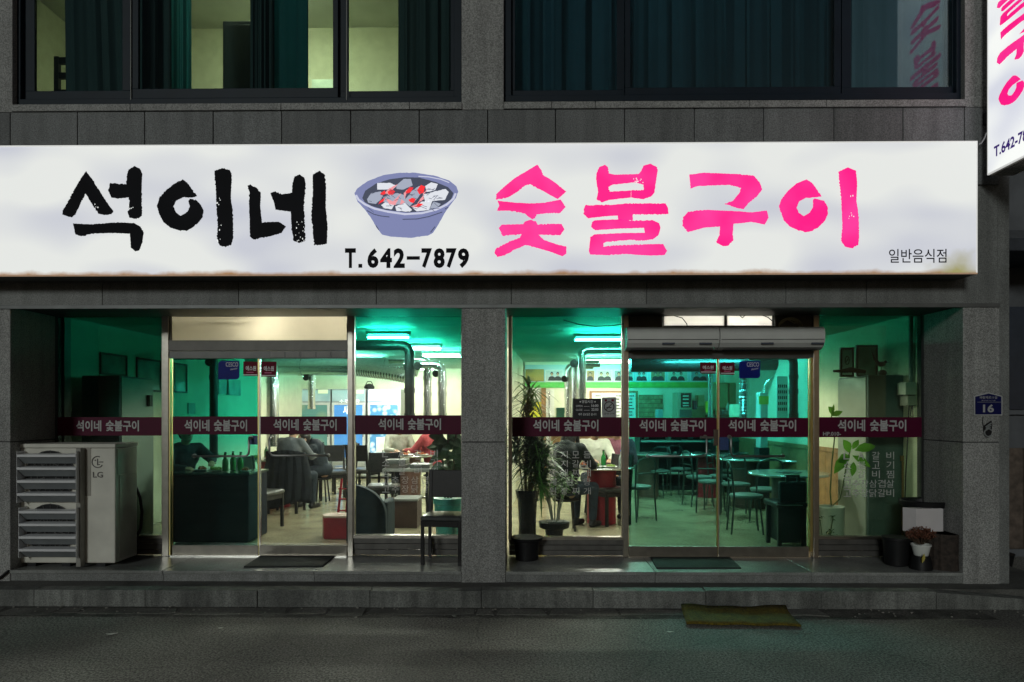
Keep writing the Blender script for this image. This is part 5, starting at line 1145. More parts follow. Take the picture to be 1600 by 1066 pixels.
# back counter with trays, cups and machine
ct = thing('service_counter', 'long dark service counter with white shelves along the back wall', 'counter', PZ(1060, 760, 5.9))
x0, x1 = X(1000, 5.9), X(1125, 5.9)
MB().box(x0, x1, 5.92, 6.5, FL, FL+.08).build('plinth', BLACKM, ct); MB().box(x0, x1, 6.42, 6.5, FL+.08, FL+1.05).build('back_panel', mat('dark_green_panel', (.02,.04,.04), .5), ct)
for h in (.30, .62, .90, 1.05): MB().box(x0+.02, x1-.02, 5.9, 6.42, FL+h, FL+h+.03).build('shelf', mat('pale_shelf', (.55,.58,.54), .4), ct)
for xx in (x0, (x0+x1)/2, x1-.03): MB().box(xx, xx+.03, 5.93, 6.42, FL+.08, FL+1.049).build('upright', BLACKM, ct)
rn = random.Random(11)
for i in range(9):
    xx = x0+.15+i*.14; z = FL+(.93, .65, .33)[i % 3]; w = rn.uniform(.04, .06)
    tag(MB().lathe([(.03, z+.001), (w, z+.012), (w+.012, z+.06), (w+.006, z+.06), (w-.006, z+.02)], (xx, 6.1, 0), 14).build('stacked_bowl', CERW if i % 2 else TOPM), ('white bowl' if i % 2 else 'steel bowl')+' on the '+('upper', 'middle', 'lower')[i % 3]+' counter shelf, '+('left end', 'centre', 'right end')[i//3], 'bowl', 'bowls on the counter shelves')
zt = FL+1.081
for i, (u, m_) in enumerate(((1047, WHITEP), (1052, WHITEP), (1057, WHITEP))):
    tag(MB().lathe([(.035, zt), (.045, zt+.14), (.04, zt+.142), (.038, zt+.26), (.01, zt+.262)], (X(u, 6.0)+.01*i, 6.0+.05*(i % 2), 0), 12).build('cup_stack', m_), ('leftmost', 'middle', 'rightmost')[i]+' stack of white paper cups on the back counter', 'cups', 'paper cup stacks')
mc = thing('coffee_machine', 'tall drinks machine with dark display on the back counter', 'machine', PZ(1072, 690, 6.0))
MB().box(X(1058, 6.0), X(1082, 6.0), 6.0, 6.4, zt, Z(613, 6.0, 1070)).build('body', mat('machine_cream', (.42,.42,.30), .5), mc, bevel=.01)
bx(1064, 1080, 614.5, 637, 5.985, 5.999).build('display', mat('machine_display', (.02,.025,.03), .3), mc)
bx(1062, 1081, 640, 652, 5.985, 5.999).build('nameplate', mat('machine_plate', (.06,.12,.12), .4), mc)
t = MB(); [t.box(X(1067, 5.98), X(1076, 5.98), 5.981, 5.984, Z(v+2, 5.98, 1070), Z(v, 5.98, 1070)) for v in (618, 623, 629, 633)]; t.build('display_print', PAPER, mc)
for (u0, u1, v0, v1, Y, c, lab) in ((1083, 1089, 626, 640, 6.1, (.04,.10,.16), 'small blue carton right of the drinks machine'), (1090, 1101, 617, 636, 6.1, (.5,.46,.25), 'tan carton on the back counter rail'), (1107, 1112, 627, 645, 5.5, (.75,.65,.05), 'bright yellow bottle near the door meeting edge'), (1145, 1158, 632, 652, 4.2, (.72,.72,.5), 'cream lampshade like carton behind right door'), (1027, 1036, 640, 656, 6.0, (.2,.4,.42), 'teal container on the back counter'), (1170, 1181, 600, 628, 5.2, (.30,.34,.14), 'olive cupboard box behind the right door')):
    tag(bx(u0, u1, v0, v1, Y, Y+.2).build('carton', mat('carton_%d' % u0, c, .5), None, bevel=.008), lab, 'box', 'cartons on the counter')
hk = thing('wall_cabinet', 'olive kitchen wall cabinets behind the teal right door', 'cabinet', PZ(1150, 660, 5.9))
for i, (a, b) in enumerate(((1122, 1138), (1139.5, 1156), (1157.5, 1176), (1178, 1196))):
    bx(a, b, 598, 640, 5.9, 6.3).build('carcass', mat('olive_cabinet', (.26,.29,.14), .5, ovar=.2), hk, bevel=.006); bx(a+1, b-1, 600, 638.5, 5.885, 5.899).build('door', mat('olive_door', (.32,.36,.19), .45, ovar=.25), hk, bevel=.003)
bx(1118, 1215, 648, 690, 5.6, 6.3).build('worktop_unit', mat('kitchen_teal', (.05,.10,.10), .4), hk, bevel=.005)
MB().box(X(1118, 5.6), X(1215, 5.6), 5.65, 6.3, FL, Z(690, 5.6, 1166)-.002).build('base_unit', BLACKM, hk)
rn = random.Random(31)
for i in range(11):
    u = 1122+i*8.2; h = rn.uniform(.08, .26); r_ = rn.uniform(.03, .06); z = Z(648, 5.6, 1166)+.001; col_ = rn.choice([(.6,.6,.52), (.08,.2,.2), (.5,.42,.1), (.25,.05,.05), (.4,.45,.45)])
    tag(MB().lathe([(r_*.8, z), (r_, z+.01), (r_, z+h*.7), (r_*.5, z+h*.85), (r_*.5, z+h), (.004, z+h)], (X(u, 5.75), 5.75+rn.uniform(-.05,.1), 0), 12).build('kitchen_jar', mat('jar_%d' % i, col_, .35), None, smooth=True), 'kitchen jar on the worktop behind right door, place %s from the left' % ('first second third fourth fifth sixth seventh eighth ninth tenth eleventh'.split()[i]), 'jar', 'jars on the kitchen worktop')
# standing menu easel, kegerator tower
bx(1214, 1231, 588, 662, 3.2, 3.22).build('price_list', PAPER); pl = bpy.data.objects['price_list']; pl.rotation_euler = (0, 0, 0); tag(pl, 'tall white price list hanging behind the right door', 'poster')
t = MB()
for r_i in range(5):
    for c_ in range(5): t.box(X(1216+c_*3, 3.19), X(1217.8+c_*3, 3.19), 3.193, 3.199, Z(601+r_i*9+5, 3.19, 1220), Z(601+r_i*9, 3.19, 1220))
t.build('price_lines', mat('price_ink', (.05,.12,.12), .6), pl)
wp = thing('water_purifier', 'slim white water dispenser with yellow label behind the right door', 'dispenser', PZ(1193, 700, 3.4))
bx(1188, 1200, 613, 700, 3.4, 3.6).build('body', mat('purifier_white', (.66,.68,.64), .4), wp, bevel=.015); bx(1186, 1201, 619, 632, 3.385, 3.399).build('label_panel', mat('purifier_yellow', (.6,.55,.08), .5), wp)
MB().tube([PZ(1194, 613, 3.45), PZ(1195, 605, 3.45), PZ(1199, 597, 3.45), PZ(1208, 591, 3.45)], .02, 8).build('spout', STEELB, wp, smooth=True)
MB().box(X(1186, 3.4), X(1202, 3.4), 3.39, 3.62, FL, Z(700, 3.4, 1194)-.001).build('pedestal', BLACKM, wp)

# tall floor-standing coolers at both ends of the shopfront
def cooler(label, xa, xb, ya, yb, z1, mf, ms):
    t = thing('floor_cooler', label, 'air conditioner', ((xa+xb)/2, ya, FL)); 
    MB().box(xa, xb, ya, yb, FL+.03, z1).build('cabinet', mf, t, bevel=.012); MB().box(xa+.02, xb-.02, ya+.02, yb-.02, FL, FL+.03).build('plinth', BLACKM, t)
    return t
CLM = mat('cooler_grey', (.36, .38, .34), .45, var=.08, scale=3); CLD = mat('cooler_grey_shaded', (.10, .135, .14), .4, var=.1)  # shade painted into the street-facing front; room-lit side kept paler
yA0, yA1 = .32, .98; z_c = Z(586, .32, 1380)
c1 = cooler('tall grey floor cooler behind the left window', X(127, yA0), X(187, yA0), yA0, yA1, z_c, CLD, CLM)
MB().box(X(187, yA0)+.001, X(187, yA0)+.012, yA0+.02, yA1-.01, FL+.06, z_c-.02).build('side_panel', CLM, c1, bevel=.004)
MB().box(X(187, yA0)+.013, X(187, yA0)+.05, yA1-.16, yA1-.10, Z(635, .7, 232), Z(617, .7, 232)).build('switch', BLACKM, c1)
c2 = cooler('tall grey floor cooler behind the right window carrying the bird', X(1356, yA0), X(1414, yA0), yA0, yA1, z_c, CLD, CLM)
MB().box(X(1356, yA0)-.012, X(1356, yA0)-.001, yA0+.02, yA1-.01, FL+.06, z_c-.02).build('side_panel', CLM, c2, bevel=.004)
# bird ornament, stone, frames on top of the right cooler
zt = z_c+.001
bd = thing('bird_ornament', 'small dark bird figurine on a stone atop the right cooler', 'ornament', (X(1377, .5), .5, zt))
bp = P(1377, 569, .5); mb = MB(); mb.sphere(bp, .036, 12, 8, (1.3, .8, .8)); mb.sphere((bp.x+.045, bp.y, bp.z+.022), .017, 10, 6); mb.cyl((bp.x+.055, bp.y, bp.z+.024), (bp.x+.10, bp.y, bp.z+.012), .006, .001, 6)
mb.tube([(bp.x-.03, bp.y, bp.z+.01), (bp.x-.075, bp.y, bp.z+.06), (bp.x-.105, bp.y, bp.z+.15)], [.02, .011, .003], 6)
mb.build('bird', BLACKM, bd, smooth=True); MB().cyl((bp.x, bp.y, zt+.03), (bp.x, bp.y, bp.z-.02), .004, .004, 6).build('leg', BLACKM, bd)
MB().sphere((bp.x+.01, .5, zt+.032), .045, 12, 7, (1.1, .9, .75)).build('stone_base', mat('dark_stone', (.04,.045,.045), .7), bd, smooth=True)
def stand_frame(label, u0, u1, v0, Y, m, ink=False):
    t = thing('picture_frame', label, 'picture', (X(u0, Y), Y, zt), 0, 'frames on the right cooler'); z1 = Z(v0, Y, u0); x0, x1 = X(u0, Y), X(u1, Y); w = .022
    mb = MB()
    for (a, b, c, e) in ((x0, x1, zt, zt+w), (x0, x1, z1-w, z1), (x0, x0+w, zt+w, z1-w), (x1-w, x1, zt+w, z1-w)): mb.box(a, b, Y, Y+.025, c, e)
    mb.build('frame', mat('frame_teal_black', (.015,.03,.035), .4), t); MB().box(x0+w, x1-w, Y+.008, Y+.02, zt+w, z1-w).build('print', m, t)
    if ink:
        s_ = MB(); cx, cz = (x0+x1)/2, (zt+z1)/2+.02
        s_.tube([(cx+.022*math.cos(q), Y+.004, cz+.045*math.sin(q)) for q in [2*math.pi*i/16 for i in range(16)]], .004, 5, True); s_.tube([(cx-.01, Y+.004, cz-.02), (cx+.01, Y+.004, cz+.02)], .004, 5); s_.build('calligraphy', BLACK, t)
stand_frame('small frame with calligraphy atop the right cooler', 1313, 1335, 543, .72, PAPER, True)
stand_frame('larger framed landscape atop the right cooler behind the bird', 1338, 1372, 539, .74, PICM[1])
ob = MB().tube([P(1302, 580, .45), P(1316, 580, .45), P(1330, 578, .45), P(1352, 581, .45)], [.012, .02, .03, .02], 8).build('folded_umbrella', BLACK, None, smooth=True); tag(ob, 'dark folded umbrella lying along the top of right cooler', 'umbrella')
y0, y1, z0, z1 = side_px(1417, 1432, 598, 634, XR-.002); sb = thing('switch_box', 'pale switch box with hanging leads on the right wall', 'electrical box', (XR-.002, (y0+y1)/2, z0))
MB().box(XR-.11, XR-.002, y0-.0, y0+.16, z0+.11, z1).build('upper_case', mat('switch_white', (.5,.5,.44), .5), sb, bevel=.006); MB().box(XR-.09, XR-.002, y0, y0+.15, z0, z0+.10).build('lower_case', mat('switch_grey', (.3,.3,.25), .5), sb, bevel=.006)
MB().tube([(XR-.06, y0+.03, z0), (XR-.075, y0+.02, z0-.25), (XR-.11, y0, z0-.7), (XR-.13, y0, z0-1.3)], .006, 6).build('lead', BLACK, sb); MB().tube([(XR-.03, y0+.03, z0), (XR-.05, y0+.03, z0-.1), (XR-.02, y0+.03, z0-.12), (XR-.015, y0+.05, z0+.1)], .005, 6).build('lead', BLACK, sb)
cj = MB().cyl((XR-.03, y0+.05, z1), (XR-.03, y0+.05, CZ-.01), .022, .022, 8).build('conduit', mat('conduit_grey', (.2,.22,.2), .5), sb)

# ------------------------------------------------------------------ tables and chairs
def round_table(label, x, y, drum, r=.43, h=.75, dr=.19):
    t = thing('grill_table', label, 'table', (x, y, FL), 0, 'round grill tables')
    MB().lathe([(.02, FL+h-.035), (r*.96, FL+h-.034), (r, FL+h-.026), (r+.004, FL+h-.012), (r-.006, FL+h), (.14, FL+h)], (x, y, 0), 40).build('table_top', TOPM, t, smooth=True)
    MB().lathe([(.135, FL+h+.001), (.15, FL+h+.006), (.14, FL+h+.01), (.02, FL+h+.008)], (x, y, 0), 24).build('grill_plate', mat('grill_black', (.03,.03,.03), .35, .7), t, smooth=True)
    MB().lathe([(dr, FL+.001), (dr, FL+.05), (dr-.004, FL+.055), (dr-.004, FL+h-.10), (dr+.01, FL+h-.036)], (x, y, 0), 28).build('drum', drum, t, smooth=True)
    return t
def metal_chair(label):
    t = local('metal_chair', label, 'chair', 'metal chairs with round seats'); r = .19; fm = mat('chair_tube_steel', (.09,.095,.095), .3, .8)
    MB().lathe([(.03, .435), (r, .437), (r+.006, .447), (r, .462), (r-.05, .472), (.02, .475)], (0,0,0), 28).build('seat', mat('grey_seat_pad', (.15,.17,.16), .35), t, smooth=True)
    MB().tube([(.175*math.cos(q), .175*math.sin(q), .43) for q in [2*math.pi*i/24 for i in range(24)]], .010, 6, True).build('seat_ring', fm, t, smooth=True)
    for sx_ in (-1, 1): MB().tube([(sx_*.13, -.125, .43), (sx_*.155, -.17, 0)], .011, 8).build('leg', fm, t, smooth=True)
    bk = [(-.17, .20, 0), (-.165, .165, .43), (-.165, .19, .70), (-.155, .20, .78), (-.12, .205, .83), (-.06, .21, .85), (.06, .21, .85), (.12, .205, .83), (.155, .20, .78), (.165, .19, .70), (.165, .165, .43), (.17, .20, 0)]
    MB().tube(bk, .011, 8).build('back_frame', fm, t, smooth=True)
    MB().tube([(-.165, .185, .64), (-.06, .20, .645), (.06, .20, .645), (.165, .185, .64)], .008, 6).build('back_bar', fm, t, smooth=True)
    return t
RB = BROWNP
round_table('round steel grill table on a red drum behind the palm window', X(940, 2.1), 2.1, REDP)
round_table('round steel grill table nearest the right doors', X(1232, 1.15), 1.15, RB, r=.45)
round_table('round grill table on a red drum far behind the right doors', X(1106, 4.9), 4.9, REDP)
round_table('round grill table on a brown drum in the middle of right room', X(1163, 3.7), 3.7, RB)
round_table('round grill table on a red drum before the guest in grey', X(428, 3.6), 3.6, REDP, dr=.24)
round_table('round grill table between the beige and red shirted guests', X(640, 4.5), 4.5, RB)
round_table('round grill table by the right wall under the black duct', X(1255, 3.4), 3.4, RB)
mch = metal_chair('metal chair with arched back left of the nearest right table')
def chair_at(label, u, v, rot, base=mch, first=[True]):
    q = G(u, v); o = base
    if first[0]: first[0] = False
    else: o = copy_tree(base)
    o['label'] = label; place(o, q.x, q.y, FL, rot); return o
chair_at('metal chair facing right beside the nearest right table', 1166, 832, R(82))
chair_at('metal chair behind the nearest right table, back to the room', 1196, 818, R(178))
chair_at('metal chair near the left stile of the right doors', 995, 812, R(-150))
chair_at('metal chair in mid room facing the red drum table', 1092, 790, R(100))
chair_at('metal chair farthest back before the service counter', 1064, 772, R(20))
chair_at('metal chair by the right wall near the far table', 1245, 798, R(-120))
chair_at('metal chair left of the brown drum table in right room', 1128, 788, R(60))
chair_at('metal chair in front of the brown drum table, back to the doors', 1150, 806, R(-8))
chair_at('metal chair right of the red drum table at the back', 1124, 776, R(-95))
chair_at('metal chair just behind the meeting edge of right doors', 1112, 800, R(150))
chair_at('metal chair at the far end of the right wall', 1216, 783, R(-60))
chair_at('metal chair left of the counter front', 1028, 776, R(-30))
round_table('small round grill table left of the service counter', X(1012, 5.0), 5.0, RB, r=.40)
round_table('round grill table deepest in the right room', X(1190, 5.4), 5.4, RB, r=.42)
wdc = wood_chair('dark wooden chair right of the seated guest in grey', 'wooden dining chairs indoors')
WC2 = mat('grey_brown_wood', (.12, .10, .08), .5)
def wchair_at(label, u, v, rot, src, new=True):
    q = G(u, v); o = copy_tree(src) if new else src; o['label'] = label; place(o, q.x, q.y, FL, rot); return o
wchair_at('dark wooden chair right of the seated guest in grey', 520, 780, R(20), wdc, False)
wchair_at('dark wooden chair close behind the right edge of clear door', 538, 770, R(-70), wdc)
wchair_at('dark wooden chair at the left table, half behind the door edge', 407, 826, R(80), wdc)
wchair_at('dark wooden chair under the guest in grey', 448, 800, R(180), wdc)
wchair_at('wooden chair right of the red drum table in palm window', 951, 818, R(-60), wdc)
wchair_at('wooden chair by the partition behind the black outdoor chair', 568, 775, R(160), wdc)
wchair_at('wooden chair pulled out before the low dark table', 600, 812, R(10), wdc)
# dark cloth covered table with bottles just behind the teal left door
dt = thing('covered_table', 'table under a floor length black cloth behind the teal left door', 'table', (X(320, .6), .8, FL))
xa, xb = X(262, .58), X(388, .58); CLB = mat('black_table_cloth', (.008,.012,.018), .8, var=.3, spec=.1)
MB().box(xa, xb, .58, 1.15, FL+.02, FL+.76).build('cloth', CLB, dt, bevel=.02); MB().box(xa-.015, xb+.015, .57, 1.16, FL+.762, FL+.785).build('table_top', mat('dark_glass_top', (.02,.06,.06), .15), dt, bevel=.004)
BOT = mat('green_bottle_glass', (.02, .22, .05), .1, spec=.8)
def bottle(label, x, y, z, m=BOT, s=1, cap=None):
    t = thing('bottle', label, 'bottle', (x, y, z), 0, 'bottles on the tables')
    MB().lathe([(.02*s, z+.001), (.031*s, z+.004), (.033*s, z+.10*s), (.03*s, z+.13*s), (.013*s, z+.165*s), (.0125*s, z+.21*s)], (x, y, 0), 14).build('glass', m, t, smooth=True)
    MB().lathe([(.014*s, z+.205*s), (.014*s, z+.222*s), (.004*s, z+.223*s)], (x, y, 0), 10).build('cap', cap or TOPM, t)
def plate_(label, x, y, z, r=.09, food=None):
    t = thing('plate', label, 'plate', (x, y, z), 0, 'plates of food')
    MB().lathe([(r*.5, z+.001), (r*.7, z+.004), (r, z+.018), (r*.97, z+.022), (r*.6, z+.010), (.004, z+.009)], (x, y, 0), 18).build('dish', CERW, t, smooth=True)
    if food:
        mb = MB(); rn = random.Random(int(x*977+y*31) % 997)
        for i in range(14):
            a = rn.uniform(0, 6.28); k = rn.uniform(0, r*.6); mb.sphere((x+k*math.cos(a), y+k*math.sin(a), z+.02+rn.uniform(0,.02)), rn.uniform(.012,.024), 6, 4)
        mb.build('food', food, t)
LETT = mat('lettuce', (.22,.34,.06), .6, var=.4, scale=30); MEAT = mat('kimchi_red', (.35,.09,.03), .6, var=.4, scale=30); DARKF = mat('dark_broth', (.06,.03,.02), .3)
zt = FL+.786
for i, (u, y_, lab) in enumerate(((352, .75, 'green bottle on the black covered table, leftmost'), (364, .9, 'green bottle on the black covered table, middle'), (376, .78, 'green bottle on the black covered table, rightmost'))): bottle(lab, X(u, y_), y_, zt)
plate_('white plate of greens on the black covered table', X(338, .8), .8, zt, .1, LETT); plate_('white plate near the dark guest on covered table', X(315, .85), .85, zt, .09, MEAT); plate_('side plate at the right end of covered table', X(384, .7), .7, zt, .06, MEAT)
zt = FL+.751; tx_, ty_ = X(940, 2.1), 2.1
bottle('green bottle on the palm window grill table', tx_+.0, ty_-.2, zt); bottle('clear bottle with blue cap on the palm window grill table', tx_+.22, ty_-.26, zt, mat('clear_bottle', (.55,.62,.62), .1), 1, mat('blue_cap', (.05,.25,.7), .4))
plate_('plate heaped with lettuce on the palm window grill table', tx_-.12, ty_-.30, zt, .10, LETT); plate_('plate of greens at the edge of palm window grill table', tx_+.07, ty_-.33, zt, .09, LETT); plate_('red side dish on the palm window grill table', tx_-.24, ty_-.12, zt, .07, MEAT)
tx_, ty_ = X(428, 3.6), 3.6
plate_('plate of meat before the guest in grey', tx_+.05, ty_-.3, zt, .1, MEAT); plate_('plate of lettuce before the guest in grey', tx_-.2, ty_-.22, zt, .1, LETT); bottle('green bottle on the table of the guest in grey', tx_-.05, ty_-.18, zt)
tx_, ty_ = X(640, 4.5), 4.5
for dx, dy, lab in ((-.25, -.25, 'white plate on the beige guest table, left'), (0, -.33, 'white plate on the beige guest table, front'), (.24, -.24, 'white plate on the beige guest table, right')): plate_(lab, tx_+dx, ty_+dy, zt, .11, MEAT)
# low dark side table, crates and armchair behind the chair window
lt = thing('side_table', 'low dark table stacked with trays behind the chair window', 'table', (X(640, 2.3), 2.3, FL))
xa, xb = X(597, 2.2), X(672, 2.2)
MB().box(xa, xb, 2.2, 2.75, FL+.66, FL+.70).build('table_top', mat('grey_top', (.30,.31,.30), .35), lt, bevel=.005)
for a in (xa+.03, xb-.06):
    for b in (2.22, 2.70): MB().box(a, a+.035, b, b+.035, FL, FL+.659).build('leg', BLACKM, lt)
MB().box(xa+.03, xb-.03, 2.225, 2.245, FL+.30, FL+.32).build('stretcher', STEELB, lt)
TR = mat('stacked_tray_grey', (.13,.135,.13), .4, .2)
for i, (a, b, z) in enumerate(((xa+.02, xa+.32, .702), (xa+.03, xa+.31, .762), (xa+.36, xb-.01, .702))):
    tag(MB().box(a, b, 2.25, 2.55, FL+z, FL+z+.055).build('tray', TR if i else mat('cardboard_grey', (.11,.10,.09), .7), None, bevel=.006), ('lower grey tray on the low dark table, left side', 'upper grey tray on the low dark table', 'shallow grey tray on the right of low dark table')[i], 'tray', 'trays on the low table')
cr = thing('wooden_crate', 'dark brown crate on the floor under the low table', 'crate', (X(632, 1.7), 1.8, FL))
xa, xb = X(614, 1.65), X(652, 1.65)
MB().box(xa, xb, 1.65, 2.05, FL+.001, FL+.34).build('box', mat('dark_crate', (.06,.035,.03), .7), cr, bevel=.006); MB().box(xa-.01, xb+.01, 1.64, 2.06, FL+.342, FL+.365).build('lid', mat('crate_lid', (.22,.23,.22), .5), cr)
am = thing('tub_armchair', 'dark tub armchair with a rounded back at the chair window', 'armchair', (X(572, .7), .8, FL))
NAVS = mat('navy_upholstery', (.010,.022,.03), .7, spec=.15, var=.3); xa, xb = X(548, .75), X(608, .75)
zt_ = Z(757, .55, 560); prof = [(xa, FL+.02), (xa, zt_-.01)] + [(xa+(xb-xa)*math.sin(q), zt_-.34*(1-math.cos(q))) for q in [1.571*i/12 for i in range(1, 13)]] + [(xb+.004, FL+.02)]
MB().prism([(a, .55, b) for a, b in prof], (0, .10, 0)).build('back', NAVS, am, bevel=.025)
MB().box(xb-.09, xb, .655, 1.12, FL+.02, FL+.46).build('arm', NAVS, am, bevel=.03)
MB().box(xa+.01, xb-.10, .655, 1.15, FL+.12, FL+.38).build('seat', NAVS, am, bevel=.03)
# red heater box and red step ladder by the clear door
rb = thing('red_toolbox', 'red metal box with cream top on the floor inside clear door', 'box', (*G(522, 840).xy, FL))
q = G(511, 842); x0 = X(503, q.y+.1)
MB().prism([(x0, q.y+.12, FL+.001), (x0+.06, q.y-.02, FL+.001), (x0+.38, q.y-.02, FL+.001), (x0+.38, q.y+.24, FL+.001), (x0+.06, q.y+.28, FL+.001)], (0, 0, .24)).build('case', REDP, rb, bevel=.006)
MB().prism([(x0, q.y+.12, FL+.242), (x0+.06, q.y-.02, FL+.242), (x0+.38, q.y-.02, FL+.242), (x0+.38, q.y+.24, FL+.242), (x0+.06, q.y+.28, FL+.242)], (0, 0, .02)).build('lid', mat('dusty_pink_lid', (.42,.30,.24), .5), rb)
ldr = thing('step_ladder', 'narrow red step ladder leaning behind the red box', 'ladder', (X(532, 1.4), 1.45, FL))
for a, b in ((528, 534), (541, 545)): MB().tube([PZ(a, 806, 1.4), PZ(b, 748, 1.5)], .016, 8).build('rail', REDP, ldr)
for v in (798, 780, 764): MB().tube([PZ(529, v, 1.42), PZ(543, v, 1.42)], .010, 6).build('rung', REDP, ldr)
MB().tube([(X(528, 1.4), 1.4, FL), PZ(528, 806, 1.4)], .016, 8).build('foot', REDP, ldr); MB().tube([(X(541, 1.4), 1.4, FL), PZ(541, 806, 1.4)], .016, 8).build('foot', REDP, ldr)
# black bin with carrying handle behind the right door
bb = thing('upholstered_chair', 'black upholstered chair with a slotted handle in its back inside right door', 'chair', (X(1240, .5), .5, FL)); z1 = Z(744, .4, 1240); x0, x1 = X(1218, .4), X(1262, .4); zs_ = Z(787, .4, 1240)
BUP = mat('black_leatherette', (.010,.012,.013), .5, var=.3, spec=.3)
MB().box(x0, x1, .40, .46, zs_+.012, z1-.062).build('backrest', BUP, bb, bevel=.02)
for a in (x0+.075, x1-.105): MB().box(a, a+.03, .415, .445, z1-.064, z1-.012).build('handle_post', BUP, bb)
MB().box(x0+.075, x1-.075, .412, .448, z1-.012, z1+.012).build('handle', BUP, bb, bevel=.008)
MB().box(x0-.035, x1+.01, .395, .80, zs_-.05, zs_+.01).build('seat', BUP, bb, bevel=.02)
MB().tube([(x0-.035, .392, zs_-.012), (x0+.03, .388, zs_-.018), (x1-.06, .388, zs_-.018)], .005, 6).build('seat_piping', STEEL, bb)
for a in (x0-.01, x1-.05):
    for b in (.41, .74): MB().box(a, a+.04, b, b+.04, FL, zs_-.051).build('leg', BLACKM, bb)
MB().box(x0+.03, x1-.06, .43, .75, FL+.06, zs_-.052).build('skirt', BUP, bb)
# ------------------------------------------------------------------ plants behind the glass
def palm(label, x, y, pot_h, n_c, hts, seed, potprof, potm):
    t = thing('potted_palm', label, 'plant', (x, y, FL)); rn = random.Random(seed)
    MB().lathe([(r, FL+h) for r, h in potprof], (x, y, 0), 28).build('pot', potm, t, smooth=True)
    MB().lathe([(.004, FL+pot_h-.03), (potprof[-1][0]*.85, FL+pot_h-.03)], (x, y, 0), 20).build('soil', SOIL, t)
    for i in range(n_c):
        a = rn.uniform(0, 6.28); h = hts[i]; bx_, by_ = x+.05*math.cos(a), y+.04*math.sin(a); tip = Vector((bx_+rn.uniform(-.10,.14)*(1.3 if h < 1.5 else .6), by_+rn.uniform(-.06,.06), h))
        st_ = MB().tube([(bx_, by_, FL+pot_h-.04), ((bx_+tip.x)/2+rn.uniform(-.03,.03), by_, (FL+pot_h+h)/2), tip], .008, 6).build('stem', mat('palm_cane', (.14,.13,.05), .6), t)
        lf = MB()
        for k in range(80):
            d = Vector((math.cos(k*2.4)*rn.uniform(.6,1), math.sin(k*2.4)*rn.uniform(.4,.8), rn.uniform(-.3, 1.3)))
            lf.blade(tip-Vector((0,0,rn.uniform(0,.34))), d, rn.uniform(.20,.38), rn.uniform(.024,.042), rn.uniform(.2,.7))
        lf.build('frond', LEAFD if i % 2 else LEAF, t)
palm('bushy palm in a tall dark blue pot behind the glass', X(824, .45), .45, .62, 11, [1.45, 1.58, 1.36, 1.80, 2.02, 1.34, 1.28, 1.40, 1.22, 1.48, 1.30], 3, [(.09, .001), (.10, .02), (.092, .25), (.105, .50), (.125, .58), (.13, .62), (.118, .62)], CERD)
# low bush in a shallow bowl beside it
sh = thing('potted_shrub', 'low leafy shrub with pale stems in a shallow bowl behind the glass', 'plant', (X(868, .5), .5, FL)); rn = random.Random(8); x, y = X(866, .5), .5
MB().lathe([(.11, FL+.19), (.16, FL+.21), (.17, FL+.27), (.155, FL+.27), (.02, FL+.25)], (x, y, 0), 24).build('bowl', BLACK, sh, smooth=True)
MB().lathe([(.10, FL+.001), (.09, FL+.1), (.10, FL+.189)], (x, y, 0), 20).build('stand', BLACKM, sh)
for i in range(5): MB().sphere((x+.05+.045*i-.1, y-.06+.02*(i % 2), FL+.275), .03, 8, 5, (1.2, 1, .6)).build('pebble', mat('pebble_grey', (.2,.2,.19), .7), sh, smooth=True)
lf = MB()
for i in range(7):
    a = rn.uniform(-1.2, 1.2); top = Vector((x+.17*math.sin(a), y+rn.uniform(-.08,.08), FL+rn.uniform(.58,.74)))
    MB().tube([(x+.03*math.sin(a), y, FL+.25), ((x+top.x)/2, y, FL+.45), top], .007, 6).build('stem', mat('pale_stem', (.32,.30,.24), .6), sh)
    for k in range(48):
        p = top+Vector((rn.gauss(0,.06), rn.gauss(0,.05), rn.gauss(0,.06))); lf.leaf(p, (rn.uniform(-1,1), rn.uniform(-1,1), rn.uniform(-.2,.8)), (0,0,1), rn.uniform(.05,.08), .028, .15, .2)
lf.build('leaves', LEAF, sh)
# broad-leaved rubber plant in a turquoise pot
rp_ = thing('rubber_plant', 'broad leaved dark plant in a turquoise pot beside the pillar', 'plant', (X(698, .55), .55, FL)); x, y = X(700, .55), .55; rn = random.Random(12)
MB().lathe([(.115, FL+.001), (.125, FL+.03), (.15, FL+.45), (.16, FL+.46), (.16, FL+.52), (.145, FL+.52)], (x, y, 0), 28).build('pot', mat('turquoise_plastic', (.05,.30,.26), .4), rp_, smooth=True)
MB().lathe([(.004, FL+.49), (.14, FL+.49)], (x, y, 0), 20).build('soil', SOIL, rp_)
for i in range(3): MB().tube([(x+.03*(i-1), y, FL+.48), (x+.05*(i-1), y+.02, FL+.8), (x+.09*(i-1), y, FL+1.22)], .012, 7).build('stem', mat('bark_stem', (.06,.05,.03), .7), rp_)
for i in range(44):
    a = rn.uniform(0, 6.28); z = FL+rn.uniform(.66, 1.25); b = Vector((x+rn.uniform(-.07,.07), y+rn.uniform(-.05,.05), z))
    MB().leaf(b, (math.cos(a), math.sin(a)*.5, rn.uniform(-.3,.7)), (rn.uniform(-.5,.5),-1,rn.uniform(.1,.9)), rn.uniform(.17,.26), rn.uniform(.09,.13), .12, .35).build('leaf', LEAFD, rp_, smooth=True)
